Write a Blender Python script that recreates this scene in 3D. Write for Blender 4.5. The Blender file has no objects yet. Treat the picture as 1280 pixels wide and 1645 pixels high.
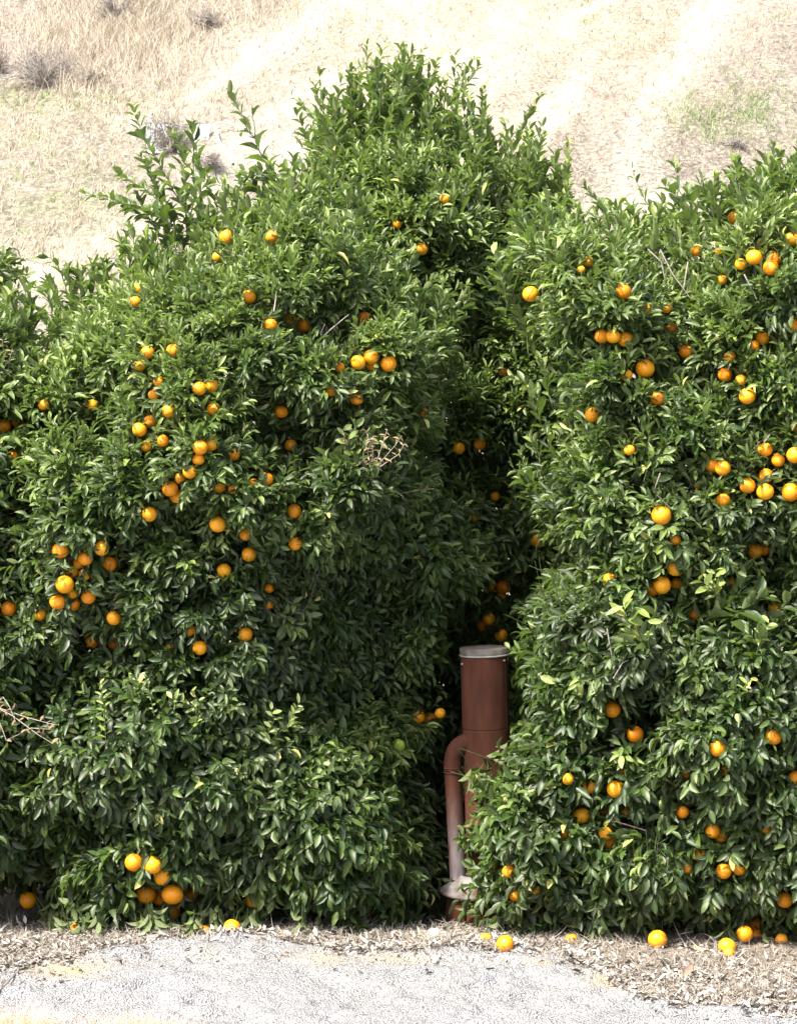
import bpy, math
import numpy as np
from mathutils import Vector, Matrix

S = bpy.context.scene
COL = S.collection
rng = np.random.default_rng(11)

# ------------------------------------------------------------------ camera
CAM = np.array([0.0, -13.0, 2.75]); PITCH = math.radians(3.0); FPX = 4274.0
cd = bpy.data.cameras.new('camera'); cam = bpy.data.objects.new('camera', cd); COL.objects.link(cam)
cd.sensor_fit = 'HORIZONTAL'; cd.sensor_width = 36.0; cd.lens = 36.0 * FPX / 1280.0
cd.clip_start = 0.1; cd.clip_end = 1500
cam.location = CAM; cam.rotation_euler = (math.pi / 2 - PITCH, 0, 0)
S.camera = cam

# ------------------------------------------------------------------ world, sun, exposure
SUN_DIR = Vector((-0.50, -0.52, 0.98)).normalized()
w = bpy.data.worlds.new('World'); S.world = w; w.use_nodes = True
nt = w.node_tree; nt.nodes.clear()
sky = nt.nodes.new('ShaderNodeTexSky'); sky.sky_type = 'NISHITA'; sky.sun_disc = False
sky.sun_elevation = math.asin(SUN_DIR.z); sky.sun_rotation = math.atan2(SUN_DIR.x, SUN_DIR.y) % (2 * math.pi)
sky.dust_density = 6.5; sky.air_density = 1.0
bg = nt.nodes.new('ShaderNodeBackground'); bg.inputs['Strength'].default_value = 0.145
wo = nt.nodes.new('ShaderNodeOutputWorld')
nt.links.new(sky.outputs[0], bg.inputs[0]); nt.links.new(bg.outputs[0], wo.inputs[0])
sd = bpy.data.lights.new('sun', 'SUN'); sd.energy = 4.1; sd.angle = math.radians(3.0); sd.color = (1.0, 0.94, 0.82)
sun = bpy.data.objects.new('sun', sd); COL.objects.link(sun)
sun.rotation_euler = SUN_DIR.to_track_quat('Z', 'Y').to_euler(); sun.location = (-6, -6, 12)
S.view_settings.view_transform = 'Standard'; S.view_settings.look = 'None'
S.view_settings.exposure = 1.45; S.view_settings.gamma = 1.0; S.view_settings.use_curve_mapping = False
S.cycles.max_bounces = 5; S.cycles.diffuse_bounces = 3; S.cycles.glossy_bounces = 2; S.cycles.transmission_bounces = 3

# ------------------------------------------------------------------ photograph pixel (1280 x 1645) -> place
cp, sp = math.cos(PITCH), math.sin(PITCH)
def ray(u, v):
    a = (np.asarray(u, float) - 640.0) / FPX; b = -(np.asarray(v, float) - 822.5) / FPX
    a, b = np.broadcast_arrays(a, b)
    return np.stack([a, cp + b * sp, -sp + b * cp], -1)
def P(u, v, y):
    d = ray(u, v); t = (np.asarray(y, float) - CAM[1]) / d[..., 1]
    return CAM + d * t[..., None]
def project(p):
    q = np.asarray(p) - CAM
    f = q[..., 1] * cp - q[..., 2] * sp; up = q[..., 1] * sp + q[..., 2] * cp
    return 640 + FPX * q[..., 0] / f, 822.5 - FPX * up / f
def hit(u, v, zf, y0, y1, n=500):
    """first point of the surface z = zf(x, y) along the pixel's ray"""
    ys = np.linspace(y0, y1, n); p = P(np.full(n, float(u)), np.full(n, float(v)), ys)
    below = p[:, 2] < zf(p[:, 0], p[:, 1])
    return p[int(np.argmax(below))] if below.any() else p[-1]
def nrm(a):
    return a / np.maximum(np.linalg.norm(a, axis=-1, keepdims=True), 1e-9)
def sstep(a, b, x):
    t = np.clip((x - a) / (b - a), 0, 1); return t * t * (3 - 2 * t)

# value noise
_T = np.random.default_rng(3).random((256, 256))
def vnoise(x, y):
    x = np.asarray(x, float); y = np.asarray(y, float)
    xi = np.floor(x).astype(int); yi = np.floor(y).astype(int); fx = x - xi; fy = y - yi
    fx = fx * fx * (3 - 2 * fx); fy = fy * fy * (3 - 2 * fy)
    g = lambda i, j: _T[i & 255, j & 255]
    return (g(xi, yi) * (1 - fx) + g(xi + 1, yi) * fx) * (1 - fy) + (g(xi, yi + 1) * (1 - fx) + g(xi + 1, yi + 1) * fx) * fy
def fbm(x, y, o=4):
    s = 0; a = 0.5
    for k in range(o):
        s = s + a * (vnoise(x * 2 ** k + 17.3 * k, y * 2 ** k + 5.1 * k) - 0.5); a *= 0.5
    return s

# ------------------------------------------------------------------ object helpers
def mesh_np(name, V, quads=None, tris=None, mat=None, smooth=True, attrs=None, uv=None):
    V = np.ascontiguousarray(V, dtype=np.float32).reshape(-1, 3)
    q = np.zeros((0, 4), int) if quads is None else np.asarray(quads).reshape(-1, 4)
    t = np.zeros((0, 3), int) if tris is None else np.asarray(tris).reshape(-1, 3)
    loops = np.concatenate([q.ravel(), t.ravel()]).astype(np.int32)
    starts = np.concatenate([np.arange(len(q)) * 4, len(q) * 4 + np.arange(len(t)) * 3]).astype(np.int32)
    me = bpy.data.meshes.new(name)
    me.vertices.add(len(V)); me.vertices.foreach_set('co', V.ravel())
    me.loops.add(len(loops)); me.loops.foreach_set('vertex_index', loops)
    me.polygons.add(len(starts)); me.polygons.foreach_set('loop_start', starts)
    me.update(calc_edges=True)
    if smooth: me.polygons.foreach_set('use_smooth', np.ones(len(starts), bool))
    for k, a in (attrs or {}).items():
        at = me.attributes.new(k, 'FLOAT', 'POINT'); at.data.foreach_set('value', np.asarray(a, np.float32).ravel())
    if uv is not None:
        l = me.uv_layers.new(name='uv'); l.data.foreach_set('uv', np.asarray(uv, np.float32)[loops].ravel())
    me.validate()
    if mat: me.materials.append(mat)
    return me
def obj(name, me, parent=None, loc=(0, 0, 0)):
    o = bpy.data.objects.new(name, me); COL.objects.link(o); o.location = loc
    if parent is not None: o.parent = parent
    return o
def tag(o, label=None, cat=None, group=None, kind=None):
    for k, v in (('label', label), ('category', cat), ('group', group), ('kind', kind)):
        if v: o[k] = v
    return o
def empty(name, loc):
    o = bpy.data.objects.new(name, None); COL.objects.link(o); o.location = loc; o.empty_display_size = 0.1; return o

class Tubes:
    """collects tapered tubes; builds them as one mesh"""
    def __init__(s, sides=5): s.V = []; s.Q = []; s.n = 0; s.k = sides
    def add(s, pts, r0, r1):
        pts = np.asarray(pts, float); m = len(pts); k = s.k
        tan = nrm(np.gradient(pts, axis=0)); ref = np.array([0.31, 0.17, 0.93])
        a = nrm(np.cross(tan, ref)); b = np.cross(tan, a)
        rr = np.linspace(r0, r1, m) if np.isscalar(r0) else np.asarray(r0)
        th = np.arange(k) * 2 * math.pi / k
        ring = pts[:, None] + rr[:, None, None] * (a[:, None] * np.cos(th)[None, :, None] + b[:, None] * np.sin(th)[None, :, None])
        s.V.append(ring.reshape(-1, 3))
        i = np.arange(m - 1)[:, None] * k; j = np.arange(k)[None]; j2 = (j + 1) % k
        s.Q.append((np.stack([i + j, i + j2, i + k + j2, i + k + j], -1) + s.n).reshape(-1, 4)); s.n += m * k
    def mesh(s, name, mat, off=(0, 0, 0)):
        return mesh_np(name, np.concatenate(s.V) - np.asarray(off), np.concatenate(s.Q), None, mat)
def grid_quads(nx, ny):
    i = np.arange(ny - 1)[:, None] * nx; j = np.arange(nx - 1)[None]
    return np.stack([i + j, i + j + 1, i + nx + j + 1, i + nx + j], -1).reshape(-1, 4)
def lathe(name, prof, mat, seg=48, uvh=1.0):
    prof = np.asarray(prof, float); m = len(prof); th = np.arange(seg) * 2 * math.pi / seg
    V = np.stack([prof[:, None, 0] * np.cos(th), prof[:, None, 0] * np.sin(th), np.broadcast_to(prof[:, None, 1], (m, seg))], -1)
    i = np.arange(m - 1)[:, None] * seg; j = np.arange(seg)[None]; j2 = (j + 1) % seg
    Q = np.stack([i + j, i + j2, i + seg + j2, i + seg + j], -1).reshape(-1, 4)
    return mesh_np(name, V, Q, None, mat)

# ------------------------------------------------------------------ materials
def new_mat(name):
    m = bpy.data.materials.new(name); m.use_nodes = True; n = m.node_tree; n.nodes.clear()
    out = n.nodes.new('ShaderNodeOutputMaterial'); b = n.nodes.new('ShaderNodeBsdfPrincipled')
    n.links.new(b.outputs[0], out.inputs[0]); return m, n, b, out
def N(n, t, **kw):
    x = n.nodes.new(t)
    for k, v in kw.items():
        if k.startswith('i_'):
            key = k[2:]; key = int(key) if key.isdigit() else key
            x.inputs[key].default_value = v
        else: setattr(x, k, v)
    return x
def ramp(n, src, stops):
    r = n.nodes.new('ShaderNodeValToRGB'); e = r.color_ramp.elements
    while len(e) < len(stops): e.new(0.5)
    for k, (p, c) in enumerate(stops): e[k].position = p; e[k].color = (*c, 1)
    n.links.new(src, r.inputs[0]); return r.outputs[0]
def mix(n, f, a, b, mode='MIX'):
    x = n.nodes.new('ShaderNodeMix'); x.data_type = 'RGBA'; x.blend_type = mode
    for s, i in ((f, 0), (a, 6), (b, 7)):
        if isinstance(s, (int, float)): x.inputs[i].default_value = s
        elif isinstance(s, tuple): x.inputs[i].default_value = (*s, 1)
        else: n.links.new(s, x.inputs[i])
    return x.outputs[2]
def math_(n, op, a, b=0.0, clamp=False):
    x = n.nodes.new('ShaderNodeMath'); x.operation = op; x.use_clamp = clamp
    for s, i in ((a, 0), (b, 1)):
        if isinstance(s, (int, float)): x.inputs[i].default_value = s
        else: n.links.new(s, x.inputs[i])
    return x.outputs[0]
def bump(n, b, src, strength, dist):
    x = N(n, 'ShaderNodeBump'); x.inputs['Strength'].default_value = strength; x.inputs['Distance'].default_value = dist
    n.links.new(src, x.inputs['Height']); n.links.new(x.outputs[0], b.inputs['Normal']); return x

def leaf_material(name, stops, under, rough=0.43, trans=0.30):
    m, n, b, out = new_mat(name)
    t = N(n, 'ShaderNodeAttribute', attribute_name='tint').outputs['Fac']
    c = ramp(n, t, stops)
    uv = N(n, 'ShaderNodeUVMap', uv_map='uv'); sx = N(n, 'ShaderNodeSeparateXYZ'); n.links.new(uv.outputs[0], sx.inputs[0])
    d = math_(n, 'ABSOLUTE', math_(n, 'SUBTRACT', sx.outputs[0], 0.5))
    rib = math_(n, 'SUBTRACT', 1.0, math_(n, 'MULTIPLY', d, 14.0), True)
    c = mix(n, math_(n, 'MULTIPLY', rib, 0.45), c, (0.16, 0.22, 0.06))
    geo = N(n, 'ShaderNodeNewGeometry')
    no = N(n, 'ShaderNodeTexNoise', i_Scale=38.0, i_Detail=3.0); n.links.new(geo.outputs['Position'], no.inputs['Vector'])
    c = mix(n, 0.35, c, ramp(n, no.outputs[0], [(0.3, (0.25, 0.25, 0.25)), (0.7, (1.0, 1.0, 0.9))]), 'MULTIPLY')
    # patchy dust on the blades
    no2 = N(n, 'ShaderNodeTexNoise', i_Scale=2.6, i_Detail=2.0); n.links.new(geo.outputs['Position'], no2.inputs['Vector'])
    dust = math_(n, 'MULTIPLY', math_(n, 'SUBTRACT', no2.outputs[0], 0.42, True), 0.9, True)
    c = mix(n, dust, c, (0.12, 0.135, 0.085))
    c2 = mix(n, 0.6, c, under)
    c3 = mix(n, geo.outputs['Backfacing'], c, c2)
    n.links.new(c3, b.inputs['Base Color'])
    b.inputs['Roughness'].default_value = rough; b.inputs['Specular IOR Level'].default_value = 0.55
    rr = math_(n, 'ADD', rough, math_(n, 'MULTIPLY', geo.outputs['Backfacing'], 0.25)); n.links.new(rr, b.inputs['Roughness'])
    # side veins
    wv = math_(n, 'SINE', math_(n, 'MULTIPLY', math_(n, 'ADD', sx.outputs[1], math_(n, 'MULTIPLY', d, -0.5)), 70.0))
    bump(n, b, wv, 0.25, 0.0006)
    tr = N(n, 'ShaderNodeBsdfTranslucent'); tc = mix(n, 0.7, c, (0.20, 0.34, 0.04)); n.links.new(tc, tr.inputs[0])
    ms = N(n, 'ShaderNodeMixShader', i_0=trans)
    n.links.new(b.outputs[0], ms.inputs[1]); n.links.new(tr.outputs[0], ms.inputs[2]); n.links.new(ms.outputs[0], out.inputs[0])
    return m
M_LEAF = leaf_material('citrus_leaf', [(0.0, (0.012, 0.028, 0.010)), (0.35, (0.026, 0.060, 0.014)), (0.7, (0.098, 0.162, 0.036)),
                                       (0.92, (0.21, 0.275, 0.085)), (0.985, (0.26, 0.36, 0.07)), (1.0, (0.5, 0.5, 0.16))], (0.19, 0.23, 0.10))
M_DRYLEAF = leaf_material('dried_leaf', [(0.0, (0.18, 0.105, 0.05)), (0.5, (0.34, 0.24, 0.13)), (1.0, (0.52, 0.43, 0.28))], (0.4, 0.3, 0.2), 0.8, 0.1)

def simple(name, col, rough=0.8, nscale=20, var=0.5, bstr=0.4, bdist=0.003, spec=0.3, metal=0.0, col2=None):
    m, n, b, out = new_mat(name)
    tc = N(n, 'ShaderNodeTexCoord'); no = N(n, 'ShaderNodeTexNoise', i_Scale=float(nscale), i_Detail=6.0)
    n.links.new(tc.outputs['Object'], no.inputs['Vector'])
    dk = tuple(c * (1 - var) for c in col) if col2 is None else col2
    n.links.new(ramp(n, no.outputs[0], [(0.32, dk), (0.66, col)]), b.inputs['Base Color'])
    b.inputs['Roughness'].default_value = rough; b.inputs['Specular IOR Level'].default_value = spec; b.inputs['Metallic'].default_value = metal
    bump(n, b, no.outputs[0], bstr, bdist); return m
M_BARK = simple('bark', (0.16, 0.125, 0.10), 0.9, 30, 0.6, 0.8, 0.01)
M_TWIG = simple('green_twig', (0.075, 0.11, 0.04), 0.7, 60, 0.4)
M_DEADTWIG = simple('dead_twig', (0.38, 0.345, 0.30), 0.9, 60, 0.4)
M_GREYTWIG = simple('grey_dead_wood', (0.36, 0.33, 0.31), 0.9, 30, 0.4)
M_STRAW = simple('straw', (0.60, 0.46, 0.29), 0.9, 3, 0.3)
M_PALESTRAW = simple('pale_straw', (0.58, 0.47, 0.33), 0.9, 1.2, 0.3, 0.1)
M_LITTER = simple('leaf_litter', (0.52, 0.43, 0.32), 0.9, 9, 0.55, 0.1)
M_STONE = simple('pale_stone', (0.55, 0.53, 0.48), 0.9, 30, 0.4, 0.8, 0.01)
M_RUBBER = simple('grey_poly_tube', (0.12, 0.11, 0.10), 0.6, 20, 0.3)
M_WHITE = simple('weathered_white_board', (0.58, 0.63, 0.74), 0.8, 8, 0.15)

def orange_material(name, ca, cb, cc):
    m, n, b, out = new_mat(name)
    oi = N(n, 'ShaderNodeObjectInfo'); tc = N(n, 'ShaderNodeTexCoord')
    no = N(n, 'ShaderNodeTexNoise', i_Scale=14.0, i_Detail=3.0); n.links.new(tc.outputs['Object'], no.inputs['Vector'])
    c = mix(n, oi.outputs['Random'], ca, cb)
    c = mix(n, math_(n, 'MULTIPLY', no.outputs[0], 0.5), c, cc)
    vo = N(n, 'ShaderNodeTexVoronoi', i_Scale=5.0); n.links.new(tc.outputs['Object'], vo.inputs['Vector'])
    sp_ = math_(n, 'LESS_THAN', vo.outputs['Distance'], 0.16)
    rnd = N(n, 'ShaderNodeSeparateColor'); n.links.new(vo.outputs['Color'], rnd.inputs[0])
    sp_ = math_(n, 'MULTIPLY', sp_, math_(n, 'GREATER_THAN', rnd.outputs[0], 0.80))
    c = mix(n, sp_, c, (0.10, 0.05, 0.02))
    n.links.new(c, b.inputs['Base Color']); b.inputs['Roughness'].default_value = 0.40
    b.inputs['Specular IOR Level'].default_value = 0.45
    b.inputs['Subsurface Weight'].default_value = 0.0
    pv = N(n, 'ShaderNodeTexVoronoi', i_Scale=420.0); n.links.new(tc.outputs['Object'], pv.inputs['Vector'])
    bump(n, b, pv.outputs['Distance'], 0.35, 0.0008); return m
M_ORANGE = orange_material('orange_peel', (0.80, 0.26, 0.006), (0.88, 0.43, 0.014), (0.72, 0.21, 0.005))
M_UNRIPE = orange_material('green_peel', (0.30, 0.42, 0.06), (0.32, 0.44, 0.06), (0.20, 0.32, 0.04))
# ------------------------------------------------------------------ ground: orchard floor, litter strip and pale bank in front
EDGE_U = np.array([-900, -60, 0, 120, 200, 300, 420, 480, 540, 640, 720, 860, 940, 1000, 1080, 1200, 1290, 2200])
EDGE_V = np.array([1556, 1556, 1550, 1538, 1520, 1510, 1508, 1516, 1530, 1530, 1524, 1528, 1542, 1578, 1592, 1600, 1610, 1620])
_e = ray(EDGE_U, EDGE_V); _t = -CAM[2] / _e[:, 2]; EDGE = CAM + _e * _t[:, None]
def edge_y(x): return np.interp(x, EDGE[:, 0], EDGE[:, 1]) + 0.10 * fbm(x * 5.0, x * 0 + 2.2, 4)
def bank(x, y):
    return sstep(0.0, 0.10, edge_y(x) - y + 0.30 * fbm(x * 9, y * 9, 4))
def ground_z(x, y):
    x = np.asarray(x, float); y = np.asarray(y, float)
    z = -0.09 * sstep(0.05, 0.5, y)
    near = sstep(12, 6, np.abs(x)) * sstep(-9, -5, y) * sstep(9, 6, y)
    w_ = bank(x, y)
    z = z + near * (w_ * 0.045 + 0.03 * fbm(x * 2.2, y * 2.2, 4) + (1 - w_) * 0.03 * fbm(x * 14, y * 14, 3))
    d = np.clip(-0.3 - y, 0, 6); z = z - 0.05 * d - 0.012 * d * d * (d < 6)
    z = z + near * w_ * (0.026 * fbm(x * 22 + y * 9, y * 24, 3) + 0.03 * fbm(x * 6, y * 7, 3) - 0.09 * sstep(0.07, 0.16, np.abs(fbm(x * 3.1 + y * 2, y * 5.2 + 8, 3))) * 0.35)
    return z
def axis(fine0, fine1, step, far0, far1, n):
    a = np.arange(fine0, fine1 + step / 2, step)
    g = (np.linspace(0, 1, n) ** 2.2)[1:]
    return np.concatenate([(fine0 + (far0 - fine0) * g)[::-1], a, fine1 + (far1 - fine1) * g])
def soil_mat():
    m, n, b, out = new_mat('pale_crushed_ground')
    wA = N(n, 'ShaderNodeAttribute', attribute_name='bank').outputs['Fac']
    yA = N(n, 'ShaderNodeAttribute', attribute_name='yellow').outputs['Fac']
    g = N(n, 'ShaderNodeNewGeometry').outputs['Position']
    no = N(n, 'ShaderNodeTexNoise', i_Scale=42.0, i_Detail=8.0, i_Roughness=0.7); n.links.new(g, no.inputs['Vector'])
    mp = N(n, 'ShaderNodeMapping'); mp.inputs['Rotation'].default_value = (0, 0, 0.5); mp.inputs['Scale'].default_value = (1, 1.35, 1); n.links.new(g, mp.inputs[0])
    n3 = N(n, 'ShaderNodeTexNoise', i_Scale=60.0, i_Detail=6.0, i_Roughness=0.65); n.links.new(mp.outputs[0], n3.inputs['Vector'])
    nb = N(n, 'ShaderNodeTexNoise', i_Scale=2.5, i_Detail=3.0); n.links.new(g, nb.inputs['Vector'])
    floor_c = ramp(n, no.outputs[0], [(0.3, (0.15, 0.125, 0.105)), (0.7, (0.40, 0.355, 0.30))])
    vo = N(n, 'ShaderNodeTexVoronoi', i_Scale=105.0); vo.inputs['Randomness'].default_value = 1.0; n.links.new(mp.outputs[0], vo.inputs['Vector'])
    pit = math_(n, 'MULTIPLY', math_(n, 'SUBTRACT', vo.outputs['Distance'], 0.40, True), math_(n, 'MULTIPLY', no.outputs[0], 3.2), True)
    bank_c = mix(n, pit, ramp(n, n3.outputs[0], [(0.36, (0.25, 0.255, 0.27)), (0.46, (0.395, 0.397, 0.41)), (0.75, (0.485, 0.485, 0.485))]), (0.11, 0.115, 0.13))
    bank_c = mix(n, math_(n, 'MULTIPLY', math_(n, 'SUBTRACT', nb.outputs[0], 0.5, True), 2.2, True), bank_c, (0.33, 0.345, 0.38))
    ck = N(n, 'ShaderNodeTexVoronoi', i_Scale=2.6, feature='DISTANCE_TO_EDGE'); wj = N(n, 'ShaderNodeTexNoise', i_Scale=7.0, i_Detail=5.0); n.links.new(g, wj.inputs['Vector']); n.links.new(mix(n, 0.22, g, wj.outputs['Color']), ck.inputs['Vector'])
    crack = math_(n, 'MULTIPLY', math_(n, 'SUBTRACT', 1.0, math_(n, 'MULTIPLY', ck.outputs['Distance'], 38.0), True), math_(n, 'MULTIPLY', math_(n, 'SUBTRACT', nb.outputs[0], 0.42, True), 6.0, True))
    bank_c = mix(n, math_(n, 'MULTIPLY', crack, 0.65), bank_c, (0.16, 0.165, 0.185))
    bank_c = mix(n, yA, bank_c, (0.50, 0.41, 0.25))
    n.links.new(mix(n, wA, floor_c, bank_c), b.inputs['Base Color'])
    b.inputs['Roughness'].default_value = 0.95; b.inputs['Specular IOR Level'].default_value = 0.1
    hs = math_(n, 'SUBTRACT', math_(n, 'ADD', no.outputs[0], n3.outputs[0]), math_(n, 'MULTIPLY', vo.outputs['Distance'], 1.2))
    bump(n, b, hs, 1.0, 0.016); return m
gx = axis(-2.6, 2.6, 0.013, -260, 260, 26); gy = axis(-2.5, 0.6, 0.013, -60, 340, 26)
X, Y = np.meshgrid(gx, gy); Z = ground_z(X, Y)
yel = np.zeros_like(X)
for (u, v, su, sv, a) in ((110, 1556, 60, 16, .8), (1010, 1572, 60, 16, .9), (640, 1540, 60, 8, .6), (860, 1546, 25, 5, .6), (330, 1535, 25, 10, .3), (520,1540,40,12,.5)):
    U_, V_ = project(np.stack([X, Y, Z], -1)); yel = np.maximum(yel, a * np.exp(-((U_ - u) / su) ** 2 - ((V_ - v) / sv) ** 2))
yel = np.clip(yel * (1 + 1.5 * fbm(X * 12, Y * 12, 3)), 0, 1)
me = mesh_np('ground', np.stack([X, Y, Z], -1), grid_quads(len(gx), len(gy)), None, soil_mat(), True,
             {'bank': sstep(0.2, 0.8, bank(X, Y) * sstep(30, 10, np.abs(X)) ) , 'yellow': yel})
tag(obj('ground', me), kind='structure')

# ------------------------------------------------------------------ hill behind the grove
def hill_z(x, y):
    x = np.asarray(x, float); y = np.asarray(y, float)
    z = 0.56 * (y - 9.0) - 0.006 * np.clip(y - 45, 0, None) ** 2 * 0.5
    z = z + 0.55 * np.exp(-((x + 4.3) / 1.6) ** 2 - ((y - 16.6) / 1.5) ** 2)           # grassy mound, left
    l = (x - 1.2) - (y - 17.0) * 0.9                                                # spur running up to the right
    z = z + 0.35 * np.exp(-(l / 0.9) ** 2) - 0.25 * np.exp(-((l - 1.9) / 0.9) ** 2)
    l2 = (x + 1.2) - (y - 19.0) * 0.5
    z = z + 0.25 * np.exp(-(l2 / 0.8) ** 2)
    z = z + 1.6 * fbm(x * 0.12, y * 0.12, 3) + 0.42 * fbm(x * 0.8, y * 0.8, 4) + 0.13 * fbm(x * 4, y * 4, 4)
    z = z - 0.10 * np.abs(fbm((x - y) * 1.3, (x + y) * 5.0, 3)) + 0.09 * np.abs(fbm(x * 9 + y * 4, y * 12, 3))
    return np.where(y < 9.0, z * 0 - 0.6 * (9.0 - y) + z * 0.3, z)
hx = axis(-5.2, 5.2, 0.045, -150, 150, 40); hy = axis(13.0, 25.5, 0.045, 8.0, 190, 40)
X, Y = np.meshgrid(hx, hy); Z = hill_z(X, Y)
U_, V_ = project(np.stack([X, Y, Z], -1))
jn = fbm(X * 1.7, Y * 1.7, 4)
def blob(u, v, su, sv, rot=0.0):
    du = U_ - u; dv = V_ - v; c, s_ = math.cos(rot), math.sin(rot)
    return np.exp(-((du * c + dv * s_) / su) ** 2 - ((-du * s_ + dv * c) / sv) ** 2)
green = np.clip(blob(60, 290, 190, 110) * .7 + blob(40, 160, 200, 22) * .8 + blob(1190, 190, 110, 45) * .9 + blob(1000, 60, 250, 40) * .2, 0, 1)
green = np.clip(green * (0.85 + 3.4 * jn), 0, 1)
def band(x0, y0, x1, y1, w_):
    dx, dy = x1 - x0, y1 - y0; t = np.clip(((U_ - x0) * dx + (V_ - y0) * dy) / (dx * dx + dy * dy), 0, 1)
    return np.exp(-(np.hypot(U_ - x0 - t * dx, V_ - y0 - t * dy) / (w_ * (1 + 1.2 * jn))) ** 2)
bare = np.max([band(1170, -30, 1010, 260, 34), band(1010, 260, 890, 420, 48), band(1020, 330, 1290, 300, 30), band(860, 215, 930, 120, 26), band(700, -20, 620, 210, 62), band(620, 210, 330, 262, 34), band(350, 120, 560, -10, 22),
               band(20, 450, 330, 330, 36), band(190, 195, 345, 140, 16), band(560, 120, 440, 190, 24), band(820, 20, 700, 180, 30), band(330, 300, 480, 240, 30)], 0)
dg = fbm((U_ * .55 + V_ * .83) / 60.0 + 9, (U_ * .83 - V_ * .55) / 320.0, 4)      # runs of washed soil down the slope
bare = np.clip(bare * (.95 + 1.6 * jn) + 3.0 * np.clip(dg - .07, 0, 1) * (U_ > 300), 0, 1)
brush = np.clip((blob(190, 60, 120, 75) + blob(400, 20, 60, 30) * .8) * (.5 + 3.5 * jn), 0, 1)
bare = bare * (1 - brush)
yellow = np.clip(blob(660, 60, 220, 130) + blob(1000, 40, 120, 60) * .5 + blob(760, 300, 160, 110) * .6+ blob(820, 40, 160, 60) * .5, 0, 1)
def hill_mat():
    m, n, b, out = new_mat('dry_hill_soil')
    A = lambda k: N(n, 'ShaderNodeAttribute', attribute_name=k).outputs['Fac']
    g = N(n, 'ShaderNodeNewGeometry').outputs['Position']
    mp = N(n, 'ShaderNodeMapping'); mp.inputs['Rotation'].default_value = (0, 0, -0.5); mp.inputs['Scale'].default_value = (1, 1.9, 1.9); n.links.new(g, mp.inputs[0])
    no = N(n, 'ShaderNodeTexNoise', i_Scale=9.0, i_Detail=9.0, i_Roughness=0.72); n.links.new(mp.outputs[0], no.inputs['Vector'])
    nb = N(n, 'ShaderNodeTexNoise', i_Scale=1.1, i_Detail=5.0); n.links.new(g, nb.inputs['Vector'])
    c = ramp(n, no.outputs[0], [(0.34, (0.12, 0.10, 0.085)), (0.44, (0.29, 0.262, 0.222)), (0.62, (0.43, 0.397, 0.335))])
    c = mix(n, math_(n, 'MULTIPLY', math_(n, 'SUBTRACT', nb.outputs[0], 0.4, True), 1.2, True), c, (0.41, 0.37, 0.325))
    cb = ramp(n, no.outputs[0], [(0.30, (0.26, 0.237, 0.205)), (0.42, (0.43, 0.40, 0.34)), (0.60, (0.53, 0.505, 0.425))])
    c = mix(n, A('bare'), c, cb)
    c = mix(n, math_(n, 'MULTIPLY', A('yellow'), 0.5), c, (0.64, 0.575, 0.40))
    c = mix(n, math_(n, 'MULTIPLY', A('brush'), 0.9), c, (0.19, 0.165, 0.14))
    gr = ramp(n, no.outputs[0], [(0.35, (0.12, 0.14, 0.08)), (0.6, (0.36, 0.38, 0.24))])
    c = mix(n, math_(n, 'MULTIPLY', A('green'), 0.75), c, gr)
    v2 = N(n, 'ShaderNodeTexVoronoi', i_Scale=13.0); n.links.new(mp.outputs[0], v2.inputs['Vector'])
    pk = math_(n, 'MULTIPLY', math_(n, 'SUBTRACT', v2.outputs['Distance'], 0.42, True), math_(n, 'MULTIPLY', no.outputs[0], 3.0), True)
    c = mix(n, math_(n, 'MULTIPLY', pk, math_(n, 'SUBTRACT', 0.8, math_(n, 'MULTIPLY', A('bare'), 0.7))), c, (0.20, 0.15, 0.14))
    n.links.new(c, b.inputs['Base Color']); b.inputs['Roughness'].default_value = 0.95; b.inputs['Specular IOR Level'].default_value = 0.1
    bump(n, b, math_(n, 'SUBTRACT', no.outputs[0], math_(n, 'MULTIPLY', v2.outputs['Distance'], 0.4)), 1.0, 0.10); return m
me = mesh_np('hill', np.stack([X, Y, Z], -1), grid_quads(len(hx), len(hy)), None, hill_mat(), True, {'green': green, 'bare': bare, 'yellow': yellow, 'brush': brush})
tag(obj('hillside', me), kind='structure')
def on_hill(u, v): return hit(u, v, hill_z, 9.5, 40, 1500)

# blades of grass: one tapered, bent strip each
def blades(B, H, W, lean):
    n_ = len(B); th = rng.random(n_) * 2 * math.pi
    side = np.stack([np.cos(th), np.sin(th) * .4, np.zeros(n_)], -1) * W[:, None] * 0.5
    up = np.array([0, 0, 1.0]); L = lean
    mid = B + up * (H * .55)[:, None] + L * (H * .25)[:, None]; tip = B + up * (H * .95)[:, None] + L * (H * .75)[:, None]
    V = np.stack([B - side, B + side, mid + side * .8, mid - side * .8, tip], 1)
    k = np.arange(n_)[:, None] * 5
    return V.reshape(-1, 3), k + np.array([[0, 1, 2, 3]]), k + np.array([[3, 2, 4]])
def grass_mat(name, a, b_, c_=None):
    m, n, b, out = new_mat(name)
    t = N(n, 'ShaderNodeAttribute', attribute_name='tint').outputs['Fac']
    n.links.new(ramp(n, t, [(0, a), (1, b_)]), b.inputs['Base Color']); b.inputs['Roughness'].default_value = 0.8; b.inputs['Specular IOR Level'].default_value = 0.2; return m
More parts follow.
